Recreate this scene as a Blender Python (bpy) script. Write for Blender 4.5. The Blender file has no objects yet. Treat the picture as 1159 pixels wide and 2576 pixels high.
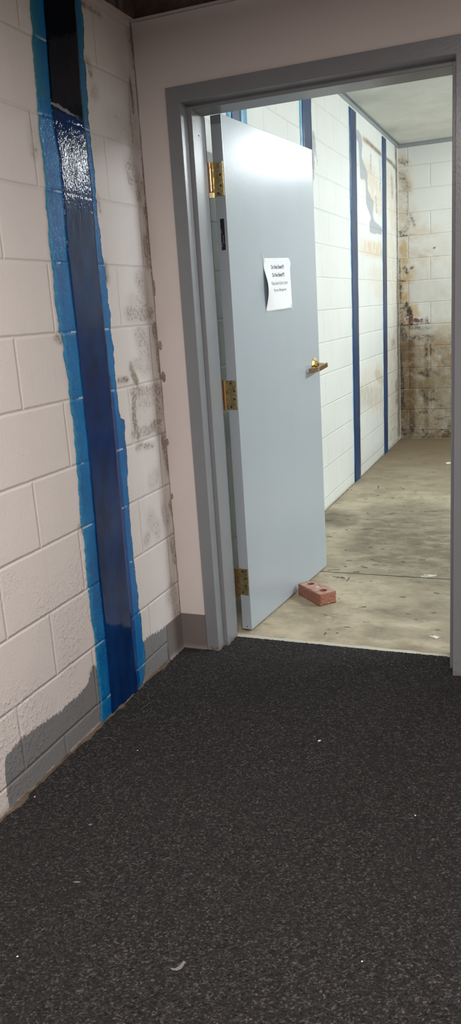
import bpy, bmesh, math, random
import numpy as np
from mathutils import Vector, Matrix
sc = bpy.context.scene
COL = sc.collection
random.seed(4)
rng = np.random.default_rng(7)
COURSE = 0.2032          # block course height
Z0 = 0.079               # first bed joint above the floor
YB = 5.177               # end wall of the storeroom
CEIL2 = 2.712            # storeroom ceiling
EXPOSURE = 0.0
# stains as strokes on the walls and floor, in metres: (kind, strength, radius along, radius up, points)
STROKES = {
 'L': [
  ('M', 0.8, 0.012, 0.008, [(-0.333, 2.273), (-0.268, 2.274), (-0.215, 2.272)]),
  ('M', 0.75, 0.01, 0.006, [(-0.148, 2.293), (0.018, 2.306)]),
  ('M', 0.7, 0.012, 0.012, [(-0.315, 2.113), (-0.307, 2.081)]),
  ('M', 0.9, 0.007, 0.01, [(-0.331, 2.115), (-0.322, 2.11)]),
  ('M', 1.0, 0.009, 0.03, [(-0.042, 2.099), (-0.039, 2.072), (-0.037, 2.041)]),
  ('M', 0.55, 0.03, 0.06, [(-0.046, 2.008), (-0.047, 1.957)]),
  ('M', 0.8, 0.006, 0.02, [(0.021, 2.02), (0.022, 1.995)]),
  ('M', 0.35, 0.07, 0.05, [(-0.175, 1.96), (-0.056, 1.93)]),
  ('M', 0.5, 0.02, 0.02, [(-0.297, 2.025), (-0.287, 2.034)]),
  ('M', 0.62, 0.035, 0.05, [(-0.103, 1.834), (-0.081, 1.798), (-0.043, 1.77)]),
  ('M', 0.5, 0.05, 0.03, [(-0.072, 1.773), (-0.019, 1.766)]),
  ('M', 0.75, 0.02, 0.02, [(-0.108, 1.808), (-0.103, 1.789)]),
  ('M', 0.5, 0.01, 0.01, [(-0.34, 1.714), (-0.331, 1.672)]),
  ('M', 0.85, 0.024, 0.03, [(0.001, 1.694), (0.004, 1.633), (0.004, 1.55)]),
  ('M', 0.9, 0.02, 0.02, [(0.001, 1.646), (0.015, 1.619)]),
  ('M', 0.8, 0.022, 0.03, [(-0.032, 1.589), (-0.017, 1.521)]),
  ('M', 0.85, 0.02, 0.03, [(0.01, 1.48), (0.025, 1.437), (0.03, 1.38)]),
  ('M', 0.7, 0.03, 0.025, [(-0.2, 1.343), (-0.142, 1.338), (-0.039, 1.344)]),
  ('M', 0.62, 0.035, 0.03, [(-0.102, 1.464), (-0.076, 1.409), (-0.068, 1.353)]),
  ('M', 0.45, 0.05, 0.03, [(-0.148, 1.382), (-0.062, 1.353)]),
  ('M', 0.9, 0.022, 0.03, [(-0.015, 1.28), (-0.003, 1.221), (0.006, 1.132)]),
  ('M', 0.62, 0.04, 0.03, [(-0.134, 1.271), (-0.114, 1.214), (-0.117, 1.15)]),
  ('M', 0.95, 0.016, 0.02, [(-0.221, 1.159), (-0.207, 1.13), (-0.195, 1.11)]),
  ('M', 0.95, 0.016, 0.01, [(-0.314, 1.124), (-0.264, 1.122)]),
  ('M', 0.6, 0.03, 0.02, [(-0.175, 1.169), (-0.117, 1.15)]),
  ('M', 0.72, 0.03, 0.02, [(-0.217, 1.075), (-0.118, 1.064), (-0.021, 1.06)]),
  ('M', 0.85, 0.016, 0.03, [(-0.224, 1.055), (-0.235, 0.971), (-0.219, 0.925)]),
  ('M', 0.7, 0.035, 0.035, [(-0.039, 1.055), (-0.035, 0.987), (-0.054, 0.921)]),
  ('M', 0.55, 0.04, 0.04, [(-0.186, 1.036), (-0.091, 1.038)]),
  ('M', 0.75, 0.04, 0.02, [(-0.222, 0.926), (-0.129, 0.926), (-0.061, 0.938)]),
  ('M', 0.45, 0.06, 0.04, [(-0.164, 0.989), (-0.092, 0.95)]),
  ('M', 1.0, 0.015, 0.012, [(-0.083, 0.945), (-0.037, 0.941)]),
  ('M', 0.72, 0.018, 0.014, [(-0.226, 0.876), (-0.201, 0.879)]),
  ('M', 0.7, 0.02, 0.012, [(-0.168, 0.87), (-0.118, 0.864)]),
  ('M', 0.9, 0.018, 0.03, [(-0.023, 0.87), (-0.016, 0.815), (-0.003, 0.757)]),
  ('M', 0.5, 0.03, 0.03, [(-0.143, 0.733), (-0.115, 0.742)]),
  ('M', 0.62, 0.025, 0.03, [(-0.068, 0.598), (-0.048, 0.553)]),
  ('M', 0.8, 0.016, 0.02, [(-0.009, 0.607), (0.009, 0.57)]),
  ('M', 0.6, 0.02, 0.02, [(-0.232, 0.526), (-0.214, 0.536)]),
  ('M', 0.5, 0.03, 0.04, [(-0.178, 0.588), (-0.136, 0.545)]),
  ('M', 0.7, 0.02, 0.03, [(-0.022, 0.464), (-0.007, 0.385)]),
  ('M', 0.6, 0.03, 0.04, [(-0.054, 0.275), (-0.034, 0.165)]),
  ('M', 0.5, 0.03, 0.03, [(-0.087, 0.253), (-0.039, 0.219)]),
  ('M', 1.0, 0.004, 0.01, [(-0.001, 1.873), (-0.005, 1.713), (0.008, 1.55), (0.034, 1.38), (0.017, 1.116), (0.015, 0.887), (0.005, 0.684), (0.009, 0.471), (0.008, 0.287), (-0.002, 0.153)]),
  ('M', 0.8, 0.018, 0.02, [(-0.334, 1.493), (-0.332, 1.461)]),
  ('M', 0.8, 0.02, 0.012, [(-0.655, 1.285), (-0.644, 1.277)]),
  ('M', 0.7, 0.014, 0.02, [(-0.67, 1.807), (-0.668, 1.8)]),
  ('M', 0.45, 0.02, 0.03, [(-0.664, 1.855), (-0.665, 1.813)]),
  ('M', 0.7, 0.012, 0.012, [(-0.655, 0.697), (-0.644, 0.684)]),
  ('M', 0.75, 0.012, 0.008, [(-0.671, 0.216), (-0.687, 0.209)]),
 ],
 'B': [
  ('M', 0.9, 0.01, 0.03, [(-0.017, 1.957), (-0.012, 1.707)]),
  ('M', 1.0, 0.01, 0.03, [(-0.001, 1.699), (0.0, 1.517)]),
  ('M', 0.8, 0.008, 0.006, [(-0.004, 1.507), (0.053, 1.506)]),
  ('M', 0.7, 0.03, 0.02, [(0.012, 2.571), (0.063, 2.548)]),
  ('M', 0.6, 0.03, 0.04, [(0.018, 2.451), (0.075, 2.342)]),
  ('M', 0.8, 0.006, 0.02, [(0.082, 2.296), (0.08, 2.106)]),
  ('M', 0.6, 0.02, 0.006, [(-0.005, 2.306), (0.097, 2.302)]),
  ('M', 0.75, 0.012, 0.02, [(0.11, 2.096), (0.145, 2.005)]),
  ('M', 0.75, 0.03, 0.012, [(0.028, 1.953), (0.038, 1.917)]),
  ('M', 0.6, 0.02, 0.03, [(0.065, 1.978), (0.102, 2.044)]),
  ('M', 0.75, 0.03, 0.006, [(0.034, 1.913), (0.119, 1.92)]),
  ('M', 0.85, 0.016, 0.02, [(0.05, 1.626), (0.076, 1.581)]),
  ('M', 0.8, 0.01, 0.012, [(0.11, 1.618), (0.132, 1.627)]),
  ('M', 0.9, 0.008, 0.01, [(0.319, 1.782), (0.333, 1.788)]),
  ('M', 0.4, 0.02, 0.01, [(0.144, 1.74), (0.246, 1.714)]),
  ('M', 0.85, 0.02, 0.05, [(0.004, 1.481), (-0.002, 1.316)]),
  ('M', 0.72, 0.05, 0.06, [(0.005, 1.26), (0.057, 1.201), (0.019, 1.129)]),
  ('M', 1.0, 0.022, 0.03, [(0.066, 1.286), (0.099, 1.221)]),
  ('M', 0.9, 0.008, 0.008, [(-0.008, 1.097), (0.132, 1.101), (0.277, 1.104)]),
  ('M', 0.75, 0.03, 0.05, [(0.018, 1.073), (0.048, 0.978)]),
  ('M', 0.75, 0.05, 0.02, [(0.12, 1.075), (0.244, 1.057)]),
  ('M', 0.68, 0.07, 0.025, [(0.108, 0.967), (0.266, 0.982)]),
  ('M', 0.6, 0.02, 0.02, [(0.229, 1.136), (0.244, 1.124)]),
  ('M', 1.0, 0.014, 0.03, [(-0.013, 1.018), (-0.007, 0.867), (0.014, 0.675)]),
  ('M', 0.95, 0.03, 0.03, [(0.006, 0.637), (0.004, 0.501), (0.01, 0.306)]),
  ('M', 1.0, 0.022, 0.02, [(-0.015, 0.521), (0.02, 0.501)]),
  ('M', 0.9, 0.01, 0.03, [(-0.014, 0.286), (-0.012, 0.108)]),
  ('M', 0.9, 0.03, 0.02, [(0.008, 0.088), (0.023, 0.036)]),
  ('M', 0.8, 0.03, 0.03, [(0.102, 0.17), (0.125, 0.083)]),
  ('M', 0.8, 0.012, 0.02, [(0.247, 0.893), (0.247, 0.799)]),
  ('M', 0.8, 0.008, 0.02, [(0.288, 0.892), (0.292, 0.816)]),
  ('M', 0.78, 0.03, 0.018, [(0.197, 0.646), (0.258, 0.61)]),
  ('M', 0.66, 0.04, 0.025, [(0.273, 0.666), (0.325, 0.627)]),
  ('M', 0.72, 0.025, 0.03, [(0.212, 0.457), (0.242, 0.383)]),
  ('M', 0.8, 0.02, 0.012, [(0.238, 0.387), (0.295, 0.378)]),
  ('M', 0.85, 0.012, 0.008, [(0.31, 0.39), (0.34, 0.37)]),
  ('M', 0.75, 0.01, 0.008, [(0.302, 0.436), (0.318, 0.47), (0.359, 0.485)]),
  ('M', 0.75, 0.02, 0.008, [(0.367, 0.323), (0.412, 0.318)]),
  ('M', 0.75, 0.03, 0.015, [(0.203, 0.252), (0.287, 0.262)]),
  ('M', 0.7, 0.012, 0.006, [(0.287, 0.27), (0.397, 0.292)]),
  ('M', 0.66, 0.03, 0.008, [(0.317, 0.203), (0.378, 0.187), (0.438, 0.21)]),
  ('M', 0.85, 0.025, 0.012, [(0.355, 0.066), (0.412, 0.082), (0.499, 0.038)]),
  ('M', 0.8, 0.02, 0.015, [(0.416, 0.035), (0.45, 0.031)]),
  ('M', 0.85, 0.02, 0.02, [(0.218, 0.071), (0.248, 0.039)]),
  ('M', 0.95, 0.02, 0.006, [(-0.001, 0.012), (0.503, 0.011)]),
  ('M', 0.8, 0.012, 0.005, [(0.457, 0.116), (0.499, 0.116)]),
  ('M', 0.6, 0.03, 0.015, [(0.337, 0.852), (0.366, 0.821)]),
  ('M', 0.55, 0.02, 0.02, [(0.4, 0.756), (0.415, 0.718)]),
  ('T', 0.55, 0.05, 0.06, [(0.019, 2.554), (0.052, 2.516)]),
  ('T', 0.6, 0.05, 0.07, [(0.025, 2.433), (0.068, 2.343)]),
  ('T', 0.5, 0.05, 0.1, [(0.031, 2.261), (0.037, 2.121)]),
  ('T', 0.35, 0.08, 0.08, [(0.102, 2.079), (0.156, 1.916)]),
  ('T', 0.5, 0.06, 0.06, [(0.029, 2.069), (0.064, 1.907)]),
  ('T', 0.9, 0.05, 0.07, [(0.026, 1.815), (0.051, 1.719)]),
  ('T', 0.85, 0.06, 0.05, [(0.031, 1.588), (0.068, 1.523)]),
  ('T', 0.5, 0.06, 0.06, [(0.017, 1.679), (0.098, 1.565)]),
  ('T', 1.0, 0.05, 0.11, [(0.03, 1.468), (0.043, 1.313)]),
  ('T', 1.0, 0.06, 0.09, [(0.02, 1.259), (0.072, 1.134)]),
  ('T', 0.8, 0.04, 0.05, [(0.133, 1.252), (0.151, 1.177)]),
  ('T', 0.6, 0.08, 0.1, [(0.037, 1.053), (0.054, 0.864)]),
  ('T', 0.5, 0.1, 0.08, [(0.168, 0.934), (0.281, 0.817)]),
  ('T', 0.4, 0.1, 0.06, [(0.173, 1.738), (0.264, 1.695)]),
  ('T', 0.35, 0.1, 0.05, [(0.174, 1.985), (0.265, 1.924)]),
  ('T', 0.6, 0.06, 0.15, [(0.06, 0.712), (0.063, 0.167)]),
  ('T', 0.5, 0.12, 0.06, [(0.166, 0.555), (0.355, 0.511)]),
  ('T', 0.4, 0.12, 0.06, [(0.165, 0.362), (0.28, 0.321)]),
  ('B', 0.9, 0.03, 0.06, [(0.1, 0.907), (0.101, 0.557), (0.102, 0.091)]),
  ('B', 0.75, 0.04, 0.05, [(0.106, 0.672), (0.104, 0.363)]),
  ('B', 0.55, 0.018, 0.05, [(0.247, 0.89), (0.25, 0.553), (0.252, 0.086)]),
  ('B', 0.6, 0.06, 0.1, [(0.017, 0.979), (0.027, 0.048)]),
  ('B', 0.5, 0.08, 0.04, [(0.128, 0.537), (0.204, 0.515)]),
  ('B', 0.6, 0.04, 0.05, [(0.008, 0.128), (0.046, 0.048)]),
  ('B', 0.35, 0.05, 0.02, [(0.124, 0.04), (0.469, 0.03)]),
  ('P', 1.0, 0.022, 0.03, [(0.084, 1.214), (0.106, 1.161), (0.109, 1.117)]),
  ('P', 1.0, 0.03, 0.022, [(0.117, 1.138), (0.192, 1.134)]),
  ('P', 0.8, 0.03, 0.03, [(0.229, 1.132), (0.244, 1.139)]),
  ('P', 0.5, 0.04, 0.03, [(0.266, 0.982), (0.296, 0.958)]),
  ('P', 0.6, 0.03, 0.03, [(0.191, 0.971), (0.251, 0.987)]),
 ],
 'F': [
  ('T', 0.6, 0.25, 0.08, [(3.916, 2.299), (4.133, 2.145)]),
  ('T', 0.5, 0.2, 0.06, [(4.22, 2.215), (4.342, 2.087)]),
  ('T', 0.85, 0.3, 0.05, [(3.861, 1.746), (4.262, 1.748)]),
  ('T', 0.5, 0.2, 0.08, [(4.758, 2.37), (4.924, 2.018)]),
  ('T', 0.45, 0.2, 0.15, [(4.714, 1.802), (4.976, 1.318)]),
  ('T', 0.35, 0.25, 0.06, [(4.078, 1.552), (4.267, 1.426)]),
  ('T', 0.6, 0.12, 0.06, [(4.088, 0.755), (4.251, 0.637)]),
  ('T', 0.5, 0.1, 0.02, [(3.75, 2.527), (4.362, 2.514)]),
  ('T', 0.4, 0.3, 0.3, [(4.94, 0.808), (4.978, 0.119)]),
  ('T', 0.35, 0.3, 0.1, [(3.605, 0.688), (4.151, 0.493)]),
  ('B', 0.8, 0.06, 0.015, [(3.75, 2.527), (3.938, 2.528), (4.362, 2.514)]),
  ('B', 0.8, 0.07, 0.015, [(4.587, 2.515), (4.863, 2.514), (5.077, 2.485)]),
  ('B', 0.4, 0.3, 0.25, [(4.737, 0.823), (4.789, 0.149)]),
  ('B', 0.55, 0.2, 0.3, [(5.008, 0.877), (4.998, 0.097)]),
  ('B', 0.35, 0.3, 0.08, [(3.451, 0.612), (4.154, 0.527)]),
  ('B', 0.4, 0.1, 0.03, [(4.037, 0.743), (4.288, 0.65)]),
  ('B', 0.3, 0.5, 0.1, [(3.537, 0.021), (4.782, 0.055)]),
  ('M', 0.8, 0.03, 0.012, [(3.807, 2.533), (3.983, 2.526), (4.329, 2.515)]),
  ('M', 0.8, 0.04, 0.012, [(4.622, 2.513), (4.863, 2.507), (5.038, 2.49)]),
  ('M', 0.95, 0.05, 0.03, [(5.07, 2.675), (5.096, 2.17), (5.095, 1.534)]),
  ('M', 1.0, 0.07, 0.03, [(5.095, 1.534), (5.088, 0.797), (5.062, 0.067)]),
  ('M', 0.8, 0.1, 0.03, [(5.009, 0.577), (5.018, 0.385)]),
  ('M', 0.6, 0.1, 0.03, [(4.807, 0.963), (4.844, 0.907)]),
  ('M', 0.7, 0.02, 0.04, [(3.957, 2.421), (3.95, 2.347)]),
  ('M', 0.7, 0.02, 0.04, [(4.323, 2.441), (4.323, 2.257)]),
  ('M', 0.6, 0.04, 0.02, [(4.133, 2.145), (4.157, 2.055)]),
  ('M', 0.6, 0.05, 0.03, [(4.853, 2.381), (4.863, 2.249)]),
  ('M', 0.6, 0.05, 0.015, [(4.728, 0.159), (4.873, 0.155)]),
  ('M', 0.65, 0.06, 0.008, [(2.347, -0.003), (2.848, -0.016), (3.242, -0.019)]),
  ('M', 0.75, 0.06, 0.008, [(3.384, -0.028), (4.289, 0.012), (4.993, 0.015)]),
 ],
}
GREY_PATCHES = [[(3.471, 2.555), (3.615, 2.552), (3.663, 2.489), (3.625, 2.392), (3.772, 2.327), (3.826, 2.288), (3.815, 2.183), (4.05, 2.109), (3.996, 2.026), (4.037, 1.972), (4.38, 1.934), (4.359, 1.881), (3.873, 1.861), (3.866, 1.947), (3.944, 1.974), (3.76, 2.065), (3.749, 2.242), (3.567, 2.229), (3.543, 2.38), (3.527, 2.476), (3.449, 2.48)], [(2.273, 2.356), (2.315, 2.35), (2.379, 2.157), (2.367, 2.138), (2.339, 2.197), (2.315, 2.283), (2.276, 2.065), (2.24, 2.061)]]
EDGES = {
 'outer_l': [(-0.606, 2.219), (-0.613, 2.099), (-0.62, 1.966), (-0.629, 1.902), (-0.633, 1.765), (-0.645, 1.591), (-0.644, 1.468), (-0.644, 1.296), (-0.631, 1.128), (-0.631, 0.93), (-0.646, 0.688), (-0.651, 0.46), (-0.646, 0.262), (-0.649, 0.148), (-0.664, 0.005)],
 'dark_l': [(-0.537, 2.24), (-0.552, 2.063), (-0.561, 1.914), (-0.546, 1.798), (-0.551, 1.642), (-0.56, 1.516), (-0.556, 1.405), (-0.557, 1.292), (-0.558, 1.095), (-0.56, 0.955), (-0.569, 0.707), (-0.58, 0.462), (-0.579, 0.261), (-0.592, 0.004)],
 'dark_r': [(-0.365, 2.291), (-0.383, 2.047), (-0.386, 1.924), (-0.379, 1.727), (-0.386, 1.583), (-0.389, 1.46), (-0.386, 1.335), (-0.384, 1.206), (-0.386, 1.034), (-0.389, 0.871), (-0.395, 0.689), (-0.4, 0.488), (-0.403, 0.294), (-0.407, 0.078), (-0.405, -0.011)],
 'outer_r': [(-0.322, 2.304), (-0.343, 2.09), (-0.352, 1.941), (-0.349, 1.79), (-0.354, 1.622), (-0.348, 1.511), (-0.34, 1.372), (-0.339, 1.202), (-0.341, 1.028), (-0.334, 0.997), (-0.31, 0.988), (-0.319, 0.857), (-0.332, 0.746), (-0.339, 0.498), (-0.336, 0.329), (-0.332, 0.171), (-0.323, 0.087), (-0.341, 0.044), (-0.383, -0.006)],
}
FLOOR_MARKS = [
  ('M', 0.9, 0.0055, 0.0085, [(0.219, 2.662), (0.27, 2.76)]),
  ('M', 0.9, 0.0055, 0.0085, [(0.186, 2.624), (0.207, 2.626)]),
  ('M', 0.9, 0.0055, 0.0085, [(0.372, 2.655), (0.439, 2.663)]),
  ('M', 0.9, 0.0055, 0.0085, [(0.35, 2.687), (0.44, 2.704)]),
  ('M', 0.9, 0.0055, 0.0085, [(0.202, 2.889), (0.245, 2.905)]),
  ('M', 0.9, 0.0055, 0.0085, [(0.216, 2.948), (0.201, 3.044)]),
  ('M', 0.9, 0.0055, 0.0085, [(0.422, 2.51), (0.43, 2.511)]),
  ('M', 0.9, 0.0055, 0.0085, [(0.479, 2.452), (0.494, 2.454)]),
  ('M', 0.9, 0.0055, 0.0085, [(0.377, 2.277), (0.378, 2.277)]),
  ('M', 0.9, 0.0055, 0.0085, [(0.285, 2.241), (0.299, 2.228)]),
  ('M', 0.9, 0.0055, 0.0085, [(0.427, 2.23), (0.469, 2.271)]),
  ('M', 0.9, 0.0055, 0.0085, [(0.187, 2.071), (0.208, 2.068)]),
  ('M', 0.9, 0.0055, 0.0085, [(0.136, 2.03), (0.158, 2.033)]),
  ('M', 0.9, 0.0055, 0.0085, [(0.072, 2.012), (0.114, 2.029)]),
  ('M', 0.9, 0.0055, 0.0085, [(0.115, 1.879), (0.121, 1.88)]),
  ('M', 0.9, 0.0055, 0.0085, [(0.242, 1.84), (0.251, 1.833)]),
  ('M', 0.9, 0.0055, 0.0085, [(0.338, 1.859), (0.402, 1.895)]),
  ('M', 0.9, 0.0055, 0.0085, [(0.458, 1.497), (0.469, 1.499)]),
  ('M', 0.9, 0.0055, 0.0085, [(0.338, 1.427), (0.344, 1.428)]),
  ('M', 0.9, 0.0055, 0.0085, [(0.391, 1.245), (0.411, 1.249)]),
  ('M', 0.9, 0.0055, 0.0085, [(0.515, 1.282), (0.565, 1.254)]),
  ('M', 0.9, 0.0055, 0.0085, [(0.54, 1.196), (0.562, 1.206)]),
  ('M', 0.9, 0.0055, 0.0085, [(0.679, 1.279), (0.687, 1.28)]),
  ('M', 0.9, 0.0055, 0.0085, [(0.485, 1.166), (0.52, 1.144)]),
  ('M', 0.9, 0.0055, 0.0085, [(0.335, 1.07), (0.386, 1.09)]),
  ('M', 0.9, 0.0055, 0.0085, [(0.459, 1.065), (0.493, 1.072)]),
  ('M', 0.9, 0.0055, 0.0085, [(0.545, 2.046), (0.591, 2.047)]),
  ('M', 0.9, 0.0055, 0.0085, [(0.729, 2.365), (0.75, 2.368)]),
  ('M', 0.9, 0.0055, 0.0085, [(0.614, 2.338), (0.724, 2.346)]),
  ('M', 0.9, 0.0055, 0.0085, [(0.055, 2.195), (0.061, 2.205)]),
  ('M', 0.9, 0.0055, 0.0085, [(0.478, 1.981), (0.479, 1.981)]),
  ('M', 0.9, 0.0055, 0.0085, [(0.029, 2.891), (0.033, 2.892)]),
  ('M', 0.9, 0.0055, 0.0085, [(0.026, 3.157), (0.031, 3.154)]),
  ('M', 0.9, 0.0055, 0.0085, [(0.156, 3.222), (0.159, 3.231)]),
  ('M', 0.9, 0.0055, 0.0085, [(0.182, 3.365), (0.214, 3.368)]),
  ('M', 0.9, 0.0055, 0.0085, [(0.338, 3.407), (0.356, 3.409)]),
  ('M', 0.9, 0.0055, 0.0085, [(0.393, 3.95), (0.436, 3.917)]),
  ('M', 0.9, 0.0055, 0.0085, [(0.238, 4.125), (0.301, 4.101)]),
  ('M', 0.9, 0.0055, 0.0085, [(0.279, 2.954), (0.312, 2.957)]),
  ('M', 0.9, 0.0055, 0.0085, [(0.372, 3.001), (0.418, 2.93)]),
  ('M', 0.9, 0.0055, 0.0085, [(0.692, 1.604), (0.736, 1.611)]),
  ('M', 0.9, 0.0055, 0.0085, [(0.76, 1.326), (0.789, 1.331)]),
  ('M', 0.9, 0.0055, 0.0085, [(0.384, 0.977), (0.414, 0.977)]),
  ('M', 0.9, 0.0055, 0.0085, [(0.428, 0.968), (0.431, 0.968)]),
  ('M', 0.9, 0.0055, 0.0085, [(0.805, 1.567), (0.848, 1.574)]),
  ('M', 0.85, 0.005, 0.005, [(0.531, 0.253), (0.53, 0.279)]),
  ('M', 0.85, 0.005, 0.005, [(0.527, 0.3), (0.541, 0.312)]),
  ('M', 0.85, 0.005, 0.005, [(0.59, 0.358), (0.617, 0.355)]),
  ('M', 0.85, 0.005, 0.005, [(0.473, 0.472), (0.513, 0.456)]),
  ('M', 0.85, 0.005, 0.005, [(0.467, 0.99), (0.468, 0.917)]),
  ('M', 0.85, 0.005, 0.005, [(0.428, 0.983), (0.447, 0.956)]),
  ('M', 0.85, 0.005, 0.005, [(0.322, 0.994), (0.36, 0.969)]),
  ('M', 0.85, 0.005, 0.005, [(0.382, 0.986), (0.408, 0.966)]),
  ('M', 0.85, 0.005, 0.005, [(0.581, 0.29), (0.577, 0.281)]),
  ('D', 0.8, 0.25, 0.5, [(0.576, 1.728), (0.886, 1.398)]),
  ('D', 0.6, 0.2, 0.3, [(0.498, 2.169), (0.823, 2.118)]),
  ('D', 0.55, 0.12, 0.1, [(0.781, 0.563), (0.992, 0.658)]),
  ('D', 0.5, 0.1, 0.06, [(0.788, 0.338), (1.027, 0.351)]),
  ('D', 0.5, 0.15, 0.12, [(0.571, 1.073), (0.879, 1.132)]),
  ('D', 0.7, 0.08, 0.15, [(0.073, 2.111), (0.197, 2.03)]),
  ('D', 0.5, 0.1, 0.05, [(0.942, 0.173), (1.035, 0.158)]),
  ('W', 0.55, 0.03, 0.025, [(0.826, 1.066), (0.857, 1.091)]),
  ('W', 0.4, 0.02, 0.02, [(0.504, 0.455), (0.519, 0.467)]),
  ('W', 0.35, 0.06, 0.04, [(0.491, 0.404), (0.594, 0.451)]),
]

# ------------------------------------------------------------------ noise
def vnoise(x, y, seed=0):
    xi = np.floor(x).astype(np.int64); yi = np.floor(y).astype(np.int64)
    xf = x - xi; yf = y - yi
    u = xf*xf*(3-2*xf); v = yf*yf*(3-2*yf)
    def h(a, b):
        n = (a*374761393 + b*668265263 + seed*974711) & 0x7fffffff
        n = ((n ^ (n >> 13))*1274126177) & 0x7fffffff
        return ((n ^ (n >> 16)) & 0xffff)/65535.0
    return (h(xi, yi)*(1-u)+h(xi+1, yi)*u)*(1-v) + (h(xi, yi+1)*(1-u)+h(xi+1, yi+1)*u)*v
def fbm(x, y, seed=0, octv=4):
    s = 0; a = .5; t = 0
    for i in range(octv):
        s = s + a*vnoise(x*2**i, y*2**i, seed+i*17); t += a; a *= .55
    return s/t

# ------------------------------------------------------------------ objects
def link(name, me, mat=None, parent=None):
    o = bpy.data.objects.new(name, me); COL.objects.link(o)
    if mat is not None:
        if isinstance(mat, (list, tuple)):
            for m in mat: me.materials.append(m)
        else: me.materials.append(mat)
    if parent is not None: o.parent = parent
    return o
def obj(name, bm, mat=None, parent=None, smooth=False):
    me = bpy.data.meshes.new(name); bm.normal_update(); bm.to_mesh(me); bm.free()
    if smooth: me.polygons.foreach_set('use_smooth', [True]*len(me.polygons))
    return link(name, me, mat, parent)
def tag(o, label=None, cat=None, group=None, kind=None):
    if label: o['label'] = label
    if cat: o['category'] = cat
    if group: o['group'] = group
    if kind: o['kind'] = kind
    return o
def empty(name, loc=(0,0,0), rot=None):
    o = bpy.data.objects.new(name, None); COL.objects.link(o); o.location = loc
    o.empty_display_size = .05
    if rot is not None: o.rotation_euler = rot
    return o
def add_box(bm, x0, x1, y0, y1, z0, z1, bevel=0):
    r = bmesh.ops.create_cube(bm, size=1)
    for v in r['verts']:
        v.co = Vector(((x0+x1)/2+v.co.x*(x1-x0), (y0+y1)/2+v.co.y*(y1-y0), (z0+z1)/2+v.co.z*(z1-z0)))
    if bevel:
        es = list({e for v in r['verts'] for e in v.link_edges})
        bmesh.ops.bevel(bm, geom=es, offset=bevel, segments=2, affect='EDGES', profile=.6)
def box(name, dims, mat, parent=None, bevel=0):
    bm = bmesh.new(); add_box(bm, *dims, bevel=bevel); return obj(name, bm, mat, parent)
def add_cyl(bm, r, p0, p1, seg=20, r2=None):
    p0 = Vector(p0); p1 = Vector(p1); d = p1-p0
    q = d.to_track_quat('Z', 'Y').to_matrix().to_4x4()
    bmesh.ops.create_cone(bm, cap_ends=True, segments=seg, radius1=r, radius2=r if r2 is None else r2, depth=d.length,
                          matrix=Matrix.Translation((p0+p1)/2) @ q)
def add_tube(bm, pts, r, seg=6):
    rings = []
    for i, p in enumerate(pts):
        a = Vector(pts[max(i-1, 0)]); b = Vector(pts[min(i+1, len(pts)-1)])
        q = (b-a).to_track_quat('Z', 'Y')
        rr = r*(.5 if i in (0, len(pts)-1) else 1)
        rings.append([bm.verts.new(Vector(p)+q @ Vector((rr*math.cos(2*math.pi*k/seg), rr*math.sin(2*math.pi*k/seg), 0))) for k in range(seg)])
    for a, b in zip(rings, rings[1:]):
        for k in range(seg):
            bm.faces.new((a[k], a[(k+1) % seg], b[(k+1) % seg], b[k]))
    bm.faces.new(list(reversed(rings[0]))); bm.faces.new(rings[-1])
def add_prism(bm, poly, z0, z1, f=None):
    f = f or (lambda a, b, z: (a, b, z))
    lo = [bm.verts.new(f(a, b, z0)) for a, b in poly]; hi = [bm.verts.new(f(a, b, z1)) for a, b in poly]
    n = len(poly)
    for i in range(n): bm.faces.new((lo[i], lo[(i+1) % n], hi[(i+1) % n], hi[i]))
    bm.faces.new(list(reversed(lo))); bm.faces.new(hi)
    bmesh.ops.recalc_face_normals(bm, faces=bm.faces[:])
def boolean(o, cutter):
    m = o.modifiers.new('cut', 'BOOLEAN'); m.operation = 'DIFFERENCE'; m.object = cutter; m.solver = 'EXACT'
    dg = bpy.context.evaluated_depsgraph_get()
    me = bpy.data.meshes.new_from_object(o.evaluated_get(dg)); o.modifiers.clear()
    old = o.data; o.data = me; bpy.data.meshes.remove(old)
    cm = cutter.data; bpy.data.objects.remove(cutter); bpy.data.meshes.remove(cm)
def grid(name, us, vs, pos, attrs, mat, parent=None, smooth=True, keep=None):
    """surface over the us x vs lattice; pos(U, V) -> xyz arrays; attrs: name -> (a, b, c) arrays"""
    U, V = np.meshgrid(us, vs, indexing='ij')
    P = np.stack(pos(U, V), -1).reshape(-1, 3)
    nu, nv = len(us), len(vs)
    i = np.arange(nu*nv).reshape(nu, nv)
    q = np.stack([i[:-1, :-1], i[1:, :-1], i[1:, 1:], i[:-1, 1:]], -1).reshape(-1, 4)
    if keep is not None:
        k = keep(U, V).reshape(-1); q = q[k[q].all(1)]
    me = bpy.data.meshes.new(name)
    me.vertices.add(len(P)); me.vertices.foreach_set('co', P.astype(np.float32).ravel())
    me.loops.add(q.size); me.loops.foreach_set('vertex_index', q.astype(np.int32).ravel())
    me.polygons.add(len(q)); me.polygons.foreach_set('loop_start', np.arange(0, q.size, 4, dtype=np.int32))
    me.polygons.foreach_set('loop_total', np.full(len(q), 4, dtype=np.int32))
    me.update(calc_edges=True)
    me.polygons.foreach_set('use_smooth', np.full(len(q), smooth))
    for an, ch in attrs.items():
        a = me.color_attributes.new(an, 'FLOAT_COLOR', 'POINT')
        d = np.ones((len(P), 4), np.float32)
        for j, c in enumerate(ch): d[:, j] = np.broadcast_to(c, U.shape).reshape(-1)
        a.data.foreach_set('color', d.ravel())
    return link(name, me, mat, parent)
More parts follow.
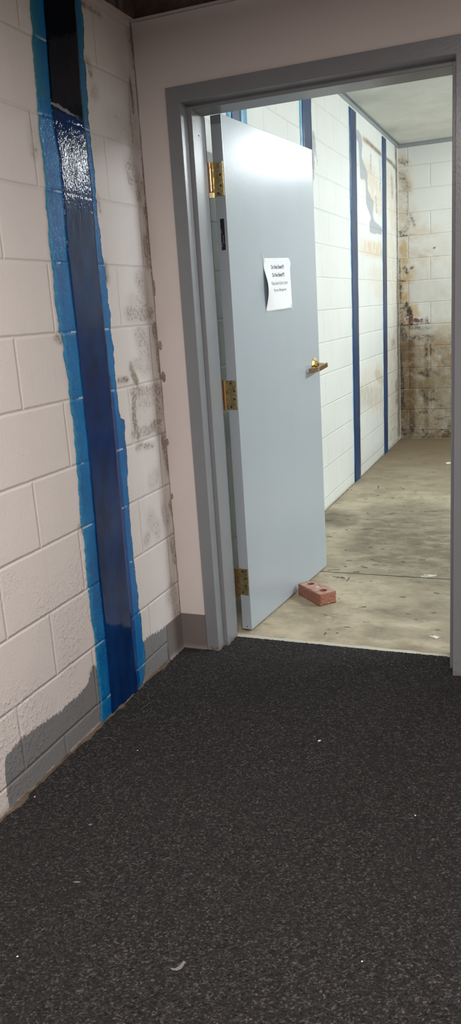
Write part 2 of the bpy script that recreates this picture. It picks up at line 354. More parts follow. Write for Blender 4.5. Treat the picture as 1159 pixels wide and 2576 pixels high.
def paint(U, V, strokes, ch):
    M = np.zeros(U.shape)
    for c, st, ru, rv, pts in strokes:
        if c != ch: continue
        pts = list(pts) if len(pts) > 1 else [pts[0], pts[0]]
        for a, b in zip(pts, pts[1:]):
            sel = (U > min(a[0], b[0])-2.2*ru) & (U < max(a[0], b[0])+2.2*ru) & (V > min(a[1], b[1])-2.2*rv) & (V < max(a[1], b[1])+2.2*rv)
            if not sel.any(): continue
            x = (U[sel]-a[0])/ru; y = (V[sel]-a[1])/rv
            dx = (b[0]-a[0])/ru; dy = (b[1]-a[1])/rv
            t = np.clip((x*dx+y*dy)/max(dx*dx+dy*dy, 1e-9), 0, 1)
            d = np.hypot(x-t*dx, y-t*dy)
            f = st*np.clip(1.9-d, 0, 1)*np.clip(1.0-(d-.6)*.6, 0, 1)
            M[sel] = np.maximum(M[sel], f)
    return M
def inside(U, V, poly):
    r = np.zeros(U.shape, bool); n = len(poly)
    for i in range(n):
        (x0, y0), (x1, y1) = poly[i], poly[(i+1) % n]
        c = ((y0 > V) != (y1 > V)) & (U < (x1-x0)*(V-y0)/((y1-y0) if y1 != y0 else 1e-9)+x0)
        r ^= c
    return r

TUBE = 178.
# ------------------------------------------------------------------ materials
class NT:
    def __init__(self, name):
        self.m = bpy.data.materials.new(name); self.m.use_nodes = True
        self.t = self.m.node_tree; self.t.nodes.clear()
        self.out = self.n('ShaderNodeOutputMaterial'); self.p = self.n('ShaderNodeBsdfPrincipled')
        self.t.links.new(self.p.outputs[0], self.out.inputs[0])
    def n(self, ty, **kw):
        nd = self.t.nodes.new(ty)
        for k, v in kw.items(): setattr(nd, k, v)
        return nd
    def put(self, sock, v):
        if v is None: return
        if isinstance(v, bpy.types.NodeSocket): self.t.links.new(v, sock)
        elif isinstance(v, (tuple, list)) and len(v) == 3 and sock.type == 'RGBA': sock.default_value = (*v, 1)
        else: sock.default_value = v
    def set(self, **kw):
        names = {'color': 'Base Color', 'rough': 'Roughness', 'metal': 'Metallic', 'normal': 'Normal', 'coat': 'Coat Weight', 'coat_rough': 'Coat Roughness', 'spec': 'Specular IOR Level', 'alpha': 'Alpha', 'sheen': 'Sheen Weight', 'trans': 'Transmission Weight'}
        for k, v in kw.items(): self.put(self.p.inputs[names[k]], v)
        return self
    def math(self, op, a, b=None, c=None, clamp=False):
        nd = self.n('ShaderNodeMath', operation=op, use_clamp=clamp)
        for i, v in enumerate((a, b, c)): self.put(nd.inputs[i], v)
        return nd.outputs[0]
    def mul(self, a, b): return self.math('MULTIPLY', a, b)
    def add(self, a, b): return self.math('ADD', a, b)
    def sstep(self, x, lo, hi, a=0., b=1.):
        nd = self.n('ShaderNodeMapRange', interpolation_type='SMOOTHSTEP')
        for i, v in enumerate((x, lo, hi, a, b)): self.put(nd.inputs[i], v)
        return nd.outputs[0]
    def mix(self, f, a, b, mode='MIX'):
        nd = self.n('ShaderNodeMix', data_type='RGBA', blend_type=mode)
        self.put(nd.inputs[0], f); self.put(nd.inputs[6], a); self.put(nd.inputs[7], b)
        return nd.outputs[2]
    def pos(self):
        nd = self.n('ShaderNodeNewGeometry'); return nd.outputs['Position']
    def objc(self):
        nd = self.n('ShaderNodeTexCoord'); return nd.outputs['Object']
    def sep(self, v):
        nd = self.n('ShaderNodeSeparateXYZ'); self.put(nd.inputs[0], v); return nd.outputs
    def comb(self, x=0., y=0., z=0.):
        nd = self.n('ShaderNodeCombineXYZ')
        for i, v in enumerate((x, y, z)): self.put(nd.inputs[i], v)
        return nd.outputs[0]
    def scale(self, v, s):
        nd = self.n('ShaderNodeVectorMath', operation='MULTIPLY'); self.put(nd.inputs[0], v); nd.inputs[1].default_value = s if isinstance(s, (tuple, list)) else (s, s, s)
        return nd.outputs[0]
    def noise(self, v, s=1., det=3., rough=.55, dist=0., col=False):
        nd = self.n('ShaderNodeTexNoise'); self.put(nd.inputs['Vector'], v)
        nd.inputs['Scale'].default_value = s; nd.inputs['Detail'].default_value = det; nd.inputs['Roughness'].default_value = rough; nd.inputs['Distortion'].default_value = dist
        return nd.outputs['Color' if col else 'Fac']
    def voro(self, v, s=1., feature='F1', out='Distance', rand=1.):
        nd = self.n('ShaderNodeTexVoronoi', feature=feature); self.put(nd.inputs['Vector'], v); nd.inputs['Scale'].default_value = s; nd.inputs['Randomness'].default_value = rand
        return nd.outputs[out]
    def attr(self, name):
        nd = self.n('ShaderNodeAttribute', attribute_name=name)
        s = self.n('ShaderNodeSeparateColor'); self.put(s.inputs[0], nd.outputs['Color']); return s.outputs
    def bump(self, h, strength=1., dist=1.):
        nd = self.n('ShaderNodeBump'); self.put(nd.inputs['Height'], h); nd.inputs['Strength'].default_value = strength; nd.inputs['Distance'].default_value = dist
        return nd.outputs[0]
def brick_fac(k, u, v, u0, mortar=.0085, wob=.0022):
    """mortar factor of the block bond (u along the wall, v up)"""
    P = k.pos()
    w = k.sep(k.n_wob) if False else None
    n1 = k.math('MULTIPLY_ADD', k.noise(P, 9., 3., .6), wob*2, -wob)
    n2 = k.math('MULTIPLY_ADD', k.noise(k.scale(P, (1, 1, .6)), 11., 3., .6), wob*2, -wob)
    vec = k.comb(k.add(k.add(u, -u0), n1), k.add(k.add(v, -Z0), n2), 0.)
    b = k.n('ShaderNodeTexBrick', offset=.5, offset_frequency=2, squash=1.0)
    k.put(b.inputs['Vector'], vec)
    b.inputs['Scale'].default_value = 1; b.inputs['Mortar Size'].default_value = mortar; b.inputs['Mortar Smooth'].default_value = 1.
    b.inputs['Brick Width'].default_value = .4064; b.inputs['Row Height'].default_value = COURSE
    return b.outputs['Fac']
def block_mat(name, base, axis, u0, rough=.62, peel=.0007, tint=(.55, .40, .20), mcol=(.040, .029, .021), msc=55., grime=(.13, .083, .040), film=.28, mmax=.9, jt=.10, glo=.22, ghi=.62, jd=.0026, gp=(.205, .205, .21), gn=.8):
    k = NT(name); P = k.pos(); s = k.sep(P); u = s[axis]; v = s[2]
    A = k.attr('stain_a'); Bq = k.attr('stain_b')
    br = brick_fac(k, u, v, u0)
    hi = k.noise(P, msc, 7., .72); mid = k.noise(P, 14., 4., .6); low = k.noise(P, 2.2, 3.)
    streak = k.noise(k.scale(P, (30, 30, 2.2)), 1., 4., .6)
    c = k.mix(k.sstep(low, .3, .7), tuple(x*.955 for x in base), base)
    c = k.mix(k.mul(k.sstep(streak, .52, .75), .10), c, tuple(x*.72 for x in base))
    c = k.mix(k.mul(br, jt), c, tuple(x*.55 for x in base))
    # yellow tan staining
    c = k.mix(k.math('MULTIPLY', A[1], k.sstep(k.add(k.mul(mid, .7), k.mul(hi, .3)), .28, .62), clamp=True), c, tint)
    # brown grime
    c = k.mix(k.math('MULTIPLY', A[2], k.sstep(k.add(k.mul(mid, .5), k.mul(hi, .5)), glo, ghi), clamp=True), c, grime)
    # purple brown
    c = k.mix(k.sstep(k.add(Bq[0], k.add(k.mul(k.add(hi, -.5), 2.4), k.mul(k.add(mid, -.5), 1.6))), .45, 1.05), c, (.12, .05, .046))
    # ragged grey paint
    nz = k.noise(k.scale(P, (1, 1, .55)), 95., 6., .75)
    c = k.mix(k.sstep(k.add(Bq[1], k.mul(k.add(nz, -.5), gn)), .48, .54), c, gp)
    c = k.mix(k.math('MULTIPLY', Bq[2], k.sstep(k.add(k.mul(mid, .5), k.mul(hi, .5)), .2, .6), clamp=True), c, (.105, .055, .018))
    # mould
    mv = k.add(A[0], k.add(k.mul(k.add(hi, -.5), 2.3), k.mul(k.add(mid, -.5), .9)))
    mf = k.mul(k.sstep(mv, .36, 1.12), k.sstep(A[0], .05, .3))
    mf = k.math('MAXIMUM', k.mul(mf, mmax), k.mul(A[0], film))
    c = k.mix(mf, c, mcol)
    h = k.mul(br, -jd)
    h = k.add(h, k.mul(k.noise(P, 120., 3., .6), peel))
    pk = k.sstep(k.noise(P, 62., 4., .65), .46, .70)
    pm = k.mul(k.sstep(k.noise(P, 3.0, 2.), .45, .62), k.add(k.sstep(v, 1.2, .2), .15))
    h = k.add(h, k.mul(k.mul(pk, pm), .0013))
    h = k.add(h, k.mul(mf, k.mul(hi, .0016)))
    k.set(color=c, rough=rough, normal=k.bump(h, 1., 1.)); k.p.inputs['Specular IOR Level'].default_value = .35
    return k.m
def plain(name, color, rough=.5, metal=0., bump=None, var=.06, spec=.5, coat=0.):
    k = NT(name); P = k.objc()
    n = k.noise(P, 7., 4.)
    c = k.mix(n, tuple(x*(1-var) for x in color), tuple(min(1, x*(1+var)) for x in color))
    k.set(color=c, rough=rough, metal=metal, spec=spec, coat=coat)
    if bump: k.set(normal=k.bump(k.mul(k.noise(P, bump[0], 3.), bump[1]), 1., 1.))
    return k.m

M = {}
M['block_near'] = block_mat('block_wall_near_paint', (.70, .655, .63), 1, -.055, peel=.0010, gn=1.0, mcol=(.215, .155, .108), msc=80., grime=(.26, .21, .17), film=.38, mmax=.85, jt=.06)
M['block_far'] = block_mat('block_wall_storeroom_paint', (.75, .77, .735), 1, -.055, rough=.5, tint=(.62, .47, .27), mcol=(.10, .075, .055), grime=(.20, .145, .085), glo=.0, ghi=.8, jt=.11, gp=(.40, .42, .44), gn=2.2)
M['block_end'] = block_mat('block_wall_end_paint', (.70, .70, .66), 0, .288, rough=.6, tint=(.50, .34, .14), mcol=(.035, .024, .018), msc=40., grime=(.145, .105, .062), glo=-.25, ghi=.85, jt=.18)
M['drywall'] = plain('drywall_paint', (.665, .605, .575), .75, bump=(220., .0003), var=.02, spec=.25)
M['room_wall'] = plain('room_wall_paint', (.40, .37, .355), .75, var=.03, spec=.25)
M['store_wall'] = plain('storeroom_wall_paint', (.74, .77, .76), .7, var=.03, spec=.25)
M['tile'] = plain('ceiling_tile', (.62, .58, .54), .9, bump=(160., .001), var=.04, spec=.1)
k = NT('raw_dirty_block'); P = k.pos()
c = k.mix(k.sstep(k.noise(P, 6., 5., .65), .35, .65), (.10, .075, .06), (.20, .15, .12))
c = k.mix(k.sstep(k.noise(k.scale(P, (8, 8, 1.5)), 2., 4.), .5, .7), c, (.06, .045, .036))
k.set(color=c, rough=.85, normal=k.bump(k.mul(k.noise(P, 60., 4.), .002))); M['raw'] = k.m
k = NT('storeroom_ceiling_board'); P = k.pos()
c = k.mix(k.sstep(k.noise(P, 2.5, 4., .6), .4, .65), (.70, .715, .66), (.78, .79, .74))
c = k.mix(k.sstep(k.noise(P, 45., 2.), .74, .78), c, (.8, .8, .77))
k.set(color=c, rough=.8, normal=k.bump(k.mul(k.noise(P, 150., 3.), .0012))); M['ceil_far'] = k.m
M['angle_grey'] = plain('grey_wall_angle', (.27, .29, .295), .45, var=.12)
M['angle_white'] = plain('painted_wall_angle', (.60, .54, .50), .6, var=.08)
M['vinyl'] = plain('vinyl_base', (.175, .152, .142), .5, var=.05, spec=.4)
k = NT('grey_door_paint'); P = k.objc()
n = k.noise(k.scale(P, (1, 1, .35)), 5., 4.)
c = k.mix(n, (.362, .408, .445), (.386, .432, .468))
sm = k.mul(k.sstep(k.noise(P, 16., 5., .7), .66, .76), .25)
k.set(color=c, spec=.55, rough=k.math('MULTIPLY_ADD', n, .06, .22), normal=k.bump(k.mul(k.noise(k.scale(P, (1, 1, .5)), 90., 2.), .00025))); M['door'] = k.m
k = NT('grey_frame_paint'); P = k.objc(); z = k.sep(k.pos())[2]
n = k.noise(P, 8., 4.)
c = k.mix(n, (.205, .212, .226), (.230, .237, .251))
ch = k.mul(k.sstep(k.noise(P, 45., 4., .7), .66, .70), k.sstep(z, .14, .03))
c = k.mix(ch, c, (.06, .055, .05))
rust = k.mul(k.sstep(k.noise(P, 60., 4.), .45, .6), k.sstep(z, .03, .004))
c = k.mix(rust, c, (.17, .075, .035))
k.set(color=c, rough=.30, normal=k.bump(k.mul(k.noise(P, 110., 2.), .0004))); M['frame'] = k.m
k = NT('worn_brass'); P = k.objc()
c = k.mix(k.sstep(k.noise(P, 60., 4., .7), .4, .7), (.60, .47, .24), (.43, .33, .16))
k.set(color=c, metal=1., rough=k.sstep(k.noise(P, 90., 3.), .3, .7, .18, .42)); M['brass'] = k.m
M['brass_bright'] = plain('polished_brass', (.83, .62, .27), .14, 1., var=.05)
k = NT('copper_toned_barrel'); k.set(color=(.66, .43, .22), metal=1., rough=.24); M['copper'] = k.m
M['black'] = plain('dark_recess', (.012, .012, .012), .7)
M['steel'] = plain('lock_metal', (.42, .40, .36), .35, 1.)
M['screw'] = plain('screw_brass', (.16, .115, .05), .4, 1.)
M['brass_dark'] = plain('brown_reflection_lever', (.40, .27, .17), .2, 1., var=.08)  # brass darkened to brown: the dark room's reflection put into the colour
k = NT('white_copy_paper'); P = k.objc(); k.set(color=k.mix(k.noise(P, 30., 3.), (.84, .85, .87), (.87, .88, .90)), rough=.8, spec=.2); M['paper'] = k.m
M['ink'] = plain('printed_ink', (.045, .05, .06), .7)
M['ink_light'] = plain('thin_printed_ink', (.25, .26, .28), .7)
k = NT('clear_tape'); k.set(color=(.78, .81, .83), rough=.18, alpha=.16); M['tape'] = k.m
k = NT('red_clay_brick'); P = k.objc()
n = k.noise(P, 40., 5., .7)
c = k.mix(n, (.225, .085, .055), (.35, .155, .105))
s = k.sep(P)
top = k.mul(k.sstep(k.add(s[2], k.mul(k.add(n, -.5), .004)), .0555, .0565), .75)
c = k.mix(k.mul(top, k.sstep(k.noise(P, 28., 4.), .25, .6)), c, (.50, .345, .28))
c = k.mix(k.mul(k.sstep(k.noise(P, 70., 3.), .62, .7), .6), c, (.52, .40, .34))
k.set(color=c, rough=.9, normal=k.bump(k.mul(k.noise(P, 220., 3.), .0015))); M['brick'] = k.m
M['mortar'] = plain('mortar_lump', (.50, .40, .34), .9, bump=(200., .002), var=.2)
k = NT('storeroom_concrete'); P = k.pos(); s = k.sep(P); A = k.attr('mark_a')
st2 = k.scale(P, (.85, 1.0, 1.))
n1 = k.noise(st2, 3.2, 6., .68); n2 = k.noise(k.scale(P, (.7, 1.2, 1)), 28., 6., .72); n3 = k.noise(k.scale(P, (.7, 1.1, 1)), 9., 6., .74)
c = k.mix(k.sstep(n1, .32, .66), (.30, .254, .175), (.52, .452, .33))
c = k.mix(k.mul(k.sstep(n3, .50, .68), .6), c, (.21, .18, .125))
c = k.mix(k.mul(k.sstep(n2, .6, .72), .35), c, (.22, .19, .14))
c = k.mix(k.math('MULTIPLY', A[1], k.sstep(k.add(k.mul(n1, .4), k.mul(n3, .6)), .3, .58), clamp=True), c, (.150, .126, .085))
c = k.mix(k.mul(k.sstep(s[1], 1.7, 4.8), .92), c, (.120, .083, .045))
c = k.mix(k.mul(k.sstep(k.add(A[0], k.mul(k.add(n2, -.5), 3.0)), .5, .95), k.sstep(A[0], .03, .25)), c, (.075, .058, .038))
c = k.mix(k.sstep(k.add(A[2], k.mul(k.add(n2, -.5), 1.4)), .4, .75), c, (.72, .70, .62))
fl = k.mul(k.sstep(k.voro(k.scale(P, (.6, 1.1, 1)), 26.), .085, .05), k.sstep(k.noise(P, 4., 2.), .44, .56))
c = k.mix(k.mul(fl, .7), c, (.09, .07, .05))
k.set(color=c, rough=.72, spec=.35, normal=k.bump(k.add(k.mul(n2, .0012), k.mul(n3, .002)))); M['concrete'] = k.m
k = NT('saw_cut'); k.set(color=(.05, .042, .03), rough=.9); M['cut'] = k.m
M['threshold'] = plain('worn_threshold_strip', (.50, .48, .40), .6, bump=(80., .001), var=.12)
k = NT('charcoal_tweed_carpet'); P = k.pos()
rot = k.n('ShaderNodeVectorRotate', rotation_type='Z_AXIS'); k.put(rot.inputs['Vector'], P); rot.inputs['Angle'].default_value = -.42
Q = rot.outputs[0]
f1 = k.noise(k.scale(Q, (215, 275, 300)), 1., 4., .85); f2 = k.noise(k.scale(Q, (110, 150, 120)), 1., 3., .6)
vc = k.sep(k.voro(k.scale(Q, (210, 270, 250)), 1., out='Color'))
low = k.noise(P, 3., 4., .6)
sp = k.add(k.mul(f1, .6), k.add(k.mul(f2, .25), k.mul(vc[0], .22)))
c = k.mix(k.sstep(sp, .44, .58), (.0045, .004, .004), (.0225, .021, .021))
c = k.mix(k.mul(k.sstep(sp, .585, .70), k.add(k.mul(vc[1], .5), .5)), c, (.165, .155, .152))
c = k.mix(k.mul(k.sstep(low, .45, .65), .22), c, (.016, .014, .014))
k.set(color=c, rough=.95, spec=.12, normal=k.bump(k.mul(f1, .0055))); k.p.inputs['Sheen Weight'].default_value = .05; M['carpet'] = k.m
M['thread'] = plain('carpet_fibre', (.105, .10, .098), .9)
M['speck'] = plain('white_crumb', (.72, .70, .67), .8)
M['lint'] = plain('grey_lint', (.16, .155, .155), .9)
M['caulk'] = plain('dirty_caulk', (.30, .245, .205), .85, bump=(150., .003), var=.75)
M['glue'] = plain('dried_glue_and_dirt', (.125, .088, .062), .9, bump=(120., .006), var=.7)

for nm, f in (('tube', .80), ('tube_bright', 1.85)):  # second strength raised for more light through the doorway
    k = NT('lit_'+nm); e = k.n('ShaderNodeEmission'); e.inputs[0].default_value = (.885, .953, .99, 1); e.inputs[1].default_value = TUBE*f; k.t.links.new(e.outputs[0], k.out.inputs[0]); M[nm] = k.m
M['lamp_body'] = plain('white_enamel', (.8, .8, .78), .4)
def blue_mat(name, dark):
    k = NT(name); P = k.pos(); s = k.sep(P); A = k.attr('band')
    br = brick_fac(k, s[1], s[2], -.055)
    hi = k.noise(k.scale(P, (1, 1, .55)), 95., 4., .65); mid = k.noise(k.scale(P, (1, 1, .4)), 12., 4., .6)
    lo = k.noise(k.scale(P, (1, 1, .5)), 4., 3.)
    if dark:
        c = k.mix(k.sstep(mid, .35, .68), (.002, .018, .080), (.0035, .033, .138))
        top = k.sstep(k.add(s[2], k.mul(k.add(mid, -.5), .03)), 1.925, 1.94)          # the upper lift is nearly black
        c = k.mix(top, c, (.0035, .0065, .013))
        rz = k.math('ABSOLUTE', k.add(k.add(s[2], k.mul(s[1], .10)), -1.8905))
        lap = k.mul(k.sstep(k.add(rz, k.mul(k.add(k.noise(P, 45., 3.), -.5), .02)), .006, .003), k.sstep(s[1], -.40, -.46))
        c = k.mix(k.mul(lap, .8), c, (.30, .32, .34))
        h = k.add(k.mul(br, -.0003), k.add(k.mul(k.noise(k.scale(P, (1, 1, .5)), 185., 2., .5), .00085), k.mul(k.noise(k.scale(P, (1, 1, .3)), 34., 3., .5), .0009)))
        lump = k.sstep(k.noise(P, 24., 3., .6), .60, .72)
        h = k.add(h, k.mul(lump, .0010))
        smooth = k.add(k.sstep(lo, .42, .58, .10, .32), k.mul(k.sstep(s[2], 1.58, 1.72, 0., .85), k.sstep(s[2], 1.97, 1.92)))
        h = k.mul(h, smooth)
        k.set(color=c, rough=.07, spec=k.sstep(s[2], 1.93, 1.95, .27, .2), normal=k.bump(h))
    else:
        c = k.mix(k.sstep(k.add(k.mul(mid, .6), k.mul(hi, .4)), .3, .65), (.002, .120, .345), (.004, .175, .455))
        c = k.mix(k.mul(k.sstep(lo, .5, .66), .55), c, (.004, .085, .27))
        c = k.mix(k.sstep(k.add(A[1], k.mul(k.add(mid, -.5), .5)), .38, .50), c, (.001, .062, .25))
        c = k.mix(k.mul(k.sstep(k.add(A[0], k.mul(k.add(hi, -.5), .8)), .45, .85), .55), c, (.06, .30, .42))
        miss = k.mul(k.sstep(br, .5, .9), k.sstep(k.noise(P, 20., 3.), .47, .6))
        c = k.mix(k.mul(miss, .7), c, (.55, .66, .72))
        up = k.sstep(k.add(s[2], k.mul(s[1], .10)), 1.885, 1.892)
        c = k.mix(k.mul(up, k.add(k.mul(A[0], .9), .15)), c, (.03, .19, .25))
        teal = k.mul(k.sstep(s[2], .20, .03), k.sstep(mid, .45, .62))
        c = k.mix(k.mul(teal, .5), c, (.10, .22, .22))
        h = k.add(k.mul(br, -.0018), k.mul(k.noise(k.scale(P, (1, 1, .7)), 185., 3., .6), .0024))
        k.set(color=c, rough=.11, spec=.32, normal=k.bump(h))
    return k.m
M['epoxy'] = blue_mat('bright_blue_epoxy', False)
M['fibre'] = blue_mat('dark_blue_fibre', True)
M['epoxy_far'] = plain('pale_blue_epoxy', (.16, .42, .62), .25, bump=(110., .0012), var=.25)
k = NT('navy_fibre_far'); P = k.pos()
c = k.mix(k.sstep(k.noise(k.scale(P, (1, 1, .3)), 8., 4.), .35, .65), (.005, .022, .075), (.011, .042, .130))
c = k.mix(k.mul(k.sstep(k.noise(k.scale(P, (1, 1, .3)), 5., 3.), .5, .7), k.sstep(k.sep(P)[1], 3.9, 4.2)), c, (.035, .037, .045))
k.set(color=c, rough=.33, spec=.35, normal=k.bump(k.mul(k.noise(P, 90., 3.), .0008))); M['fibre_far'] = k.m
# ================================================================== SETTING
def structure(o, label=None): o['kind'] = 'structure'; (label and o.__setitem__('label', label)); return o
def lat(*segs):
    r = []
    for a, b, st in segs: r += list(np.arange(a, b-1e-6, st))
    return np.array(r + [segs[-1][1]])
# ---- left block wall, near room
us = lat((-5.2, -1.5, .2), (-1.5, -.42, .009), (-.42, .10, .006)); vs = lat((0, 2.42, .0065), (2.42, 3.0, .2))
U, V = np.meshgrid(us, vs, indexing='ij'); S = STROKES['L']
edge = np.interp(us, [-1.30, -1.19, -1.165, -1.154, -1.08, -1.0, -.88, -.77, -.71, -.695, -.67, -.655, -.645, -.40, -.309, -.25, -.227, -.17, -.143, -.12], [-.3, -.05, .09, .165, .18, .178, .165, .168, .178, .20, .222, .215, .185, .17, .162, .163, .155, .15, .15, -.3])[:, None]
grey = np.clip(.5+(edge-V)/.045, 0, 1) * np.clip((U+1.19)/.05, 0, 1)
grey = np.where(V < .004+.03*np.clip(fbm(U*11, V*0, 3)-.42, 0, 1)+.03*np.clip(-1.0-U, 0, .5), grey*.2, grey)
brown = paint(U, V, S, 'B')
brown = np.maximum(brown, np.clip(1.2-V/.026, 0, 1)*(.7+.8*fbm(U*9, V*30, 5)))
brown = np.maximum(brown, np.clip((V-2.28)/.08, 0, 1)*.4*np.clip((U+.8)/.3, 0, 1))
brown = np.maximum(brown, .22*np.clip((U+.20)/.16, 0, 1)*(.3+fbm(U*7, V*3, 9)))
mould = paint(U, V, S, 'M')*1.02
mould = np.maximum(mould, paint(U, V, [('M', 1.2, .009, .03, [(-.003, 2.225), (-.003, 2.275)]), ('M', .6, .02, .02, [(-.012, 2.29), (-.01, 2.18)])], 'M'))
tan = .0*U
wob = (fbm(U*1.3, V*1.3, 11)-.5)*.004 + (fbm(U*8, V*8, 12)-.5)*.0015
wl = grid('wall_left', us, vs, lambda U, V: (np.where(V < 2.45, np.minimum(wob, .0012), 0)*np.clip((.0-U)/.1, 0, 1), U, V), {'stain_a': (mould, tan, brown), 'stain_b': (0*U, grey, 0*U)}, M['block_near'])
structure(wl, 'white painted block wall with blue strip and mouldy corner')
# ---- left block wall, storeroom
us = lat((.10, 2.0, .05), (2.0, YB, .016)); vs = lat((-.01, CEIL2+.02, .011))
U, V = np.meshgrid(us, vs, indexing='ij'); S = STROKES['F']
brown = paint(U, V, S, 'B'); tan = paint(U, V, S, 'T'); mould = paint(U, V, S, 'M')
low = np.clip(1.5-V, 0, 1.1)/1.1
brown = np.maximum(brown, low*np.clip((U-3.5)/1.7, 0, 1)*(.35+.5*fbm(U*2.2, V*2.5, 21)))
brown = np.maximum(brown, .22*low*np.clip((U-2.0)/1.5, 0, 1)*fbm(U*2, V*2, 25))
tan = np.maximum(tan, .25*np.clip((U-4.4)/.7, 0, 1)*(.4+fbm(U*3, V*3, 22)))
brown = np.maximum(brown, np.clip(1.0-V/.02, 0, 1)*.9)
grey = np.zeros(U.shape)
for pl in GREY_PATCHES: grey[inside(U, V, pl)] = 1.
for q in range(3):
    g2 = np.pad(grey, 1, mode='edge'); grey = (g2[1:-1, 1:-1]*2+g2[:-2, 1:-1]+g2[2:, 1:-1]+g2[1:-1, :-2]+g2[1:-1, 2:])/6
w = grid('wall_left_storeroom', us, vs, lambda U, V: (0*U, U, V), {'stain_a': (mould, tan, brown), 'stain_b': (0*U, grey, 0*U)}, M['block_far'])
structure(w, 'white storeroom block wall with dark blue strips')
# ---- end wall of the storeroom
us = lat((0, 1.1, .008), (1.1, 4.6, .3)); vs = lat((-.01, CEIL2+.02, .008))
U, V = np.meshgrid(us, vs, indexing='ij'); S = STROKES['B']
rust = paint(U, V, S, 'B'); brown = 0*U; tan = paint(U, V, S, 'T'); mould = paint(U, V, S, 'M'); pur = paint(U, V, S, 'P')
low = np.clip((1.22-V)/.35, 0, 1)
brown = np.maximum(brown, low*(.62+.45*fbm(U*4, V*4, 31)+.25*np.clip(.25-U, 0, .25)/.25))
brown = np.maximum(brown, np.clip((U-.9)/.6, 0, 1)*np.clip((1.45-V)/.3, 0, 1)*.8)  # unseen stretch browned to dim its reflection in the blue strip
brown = np.maximum(brown, .5*np.clip((2.0-V)/.9, 0, 1)*fbm(U*5, V*5, 33))
tan = np.maximum(tan, low*(.55+.5*fbm(U*5, V*3, 35)))
tan = np.maximum(tan, .25*fbm(U*4, V*4, 37)*np.clip((2.3-V)/.6, 0, 1))
mould = np.maximum(mould, .30*low*fbm(U*6, V*6, 39))
w = grid('wall_back_storeroom', us, vs, lambda U, V: (U, 0*U+YB, V), {'stain_a': (mould, tan, brown), 'stain_b': (pur, 0*U, rust)}, M['block_end'])
structure(w, 'stained white block end wall of the storeroom')
structure(box('wall_right_storeroom', (4.5, 4.6, .2, YB+.1, 0, CEIL2), M['store_wall']))
# ---- door wall (drywall, 0.19 deep) with its opening
bm = bmesh.new()
add_box(bm, 0.0005, .128, 0, .193, 0, 2.305); add_box(bm, 1.118, 2.7, 0, .193, 0, 2.305); add_box(bm, .128, 1.118, 0, .193, 2.07, 2.305)
bmesh.ops.remove_doubles(bm, verts=bm.verts[:], dist=1e-5)
structure(obj('wall_back', bm, M['drywall']), 'plain beige wall around the doorway')
structure(box('wall_back_above', (0.0005, 4.5, .03, .193, 2.305, 2.95), M['raw']), 'dark unpainted wall above the beige wall')
structure(box('wall_back_beyond', (2.7, 4.5, .1, .193, 0, 2.305), M['store_wall']))
structure(box('wall_left_above', (.0012, .010, -.9, .03, 2.312, 2.95), M['raw']), 'dark unpainted wall above the left block wall')
structure(box('wall_right', (2.6, 2.7, -5.2, 0, 0, 2.95), M['room_wall']))
structure(box('wall_front', (-.05, 2.7, -5.3, -5.2, 0, 2.95), M['room_wall']))
# ---- ceilings
structure(box('ceiling', (0.012, 2.6, -5.2, -1.75, 2.315, 2.335), M['tile']))
structure(box('ceiling_deck', (0, 2.7, -5.2, .2, 2.95, 3.0), M['raw']))
structure(box('ceiling_storeroom', (-.02, 4.6, .193, YB+.1, CEIL2, CEIL2+.06), M['ceil_far']), 'white storeroom ceiling')
# wall angles: L sections
def angle(name, dims, mat, label):
    bm = bmesh.new()
    for d in dims: add_box(bm, *d)
    return structure(obj(name, bm, mat), label)
angle('trim_1', [(0.0008, .022, -.002, .0305, 2.305, 2.309), (0.0008, 2.6, -.020, .0, 2.3055, 2.309), (.022, 2.6, -.002, .0295, 2.3055, 2.309)], M['angle_white'], 'painted metal angle along top of beige wall')
angle('trim_2', [(.0012, .022, -5.1, -.021, 2.305, 2.309), (.0012, .004, -5.1, -.021, 2.285, 2.305)], M['angle_white'], 'painted metal angle along top of left wall')
angle('trim_3', [(.0005, .004, .2, YB, CEIL2-.034, CEIL2), (.0005, .026, .2, YB, CEIL2-.006, CEIL2-.0005)], M['angle_grey'], 'grey metal angle between storeroom ceiling and left wall')
angle('trim_4', [(.004, 4.5, YB-.004, YB-.0005, CEIL2-.034, CEIL2), (.026, 4.5, YB-.026, YB-.004, CEIL2-.006, CEIL2-.0005)], M['angle_grey'], 'grey metal angle between storeroom ceiling and end wall')
# ---- floors
us = lat((0, 1.25, .0050), (1.25, 4.6, .4)); vs = lat((.10, YB+.02, .0065))
U, V = np.meshgrid(us, vs, indexing='ij')
cut_y = 1.043 + (U-.32)*-.004
bits = []
for i in range(150):
    x, y = rng.uniform(.15, 1.15), rng.uniform(.35, 4.6); L = rng.uniform(.0, .028); a = rng.uniform(-.5, .5)
    bits.append(('M', rng.uniform(.55, .95), rng.uniform(.003, .0065), rng.uniform(.004, .009), [(x, y), (x+L*math.cos(a), y+L*math.sin(a))]))
FLOOR_MARKS = FLOOR_MARKS + bits
md = paint(U, V, FLOOR_MARKS, 'D'); mm = paint(U, V, FLOOR_MARKS, 'M'); mw = paint(U, V, FLOOR_MARKS, 'W')
mm = np.maximum(mm, .95*np.clip(1.25-U/.012, 0, 1)*(V > .2))
md = np.maximum(md*1.3, np.clip((U-1.25)/.5, 0, 1)*.95)  # unseen floor on the right darkened so the glossy strip reflects less
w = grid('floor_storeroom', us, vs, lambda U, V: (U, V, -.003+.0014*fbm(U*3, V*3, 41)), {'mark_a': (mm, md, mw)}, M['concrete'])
structure(w, 'stained beige concrete floor of the storeroom')
bm = bmesh.new(); add_box(bm, 0.002, 4.5, 1.0415, 1.0455, -.004, -.0006)
structure(obj('floor_joint', bm, M['cut']), 'dark saw cut joint across the concrete floor')
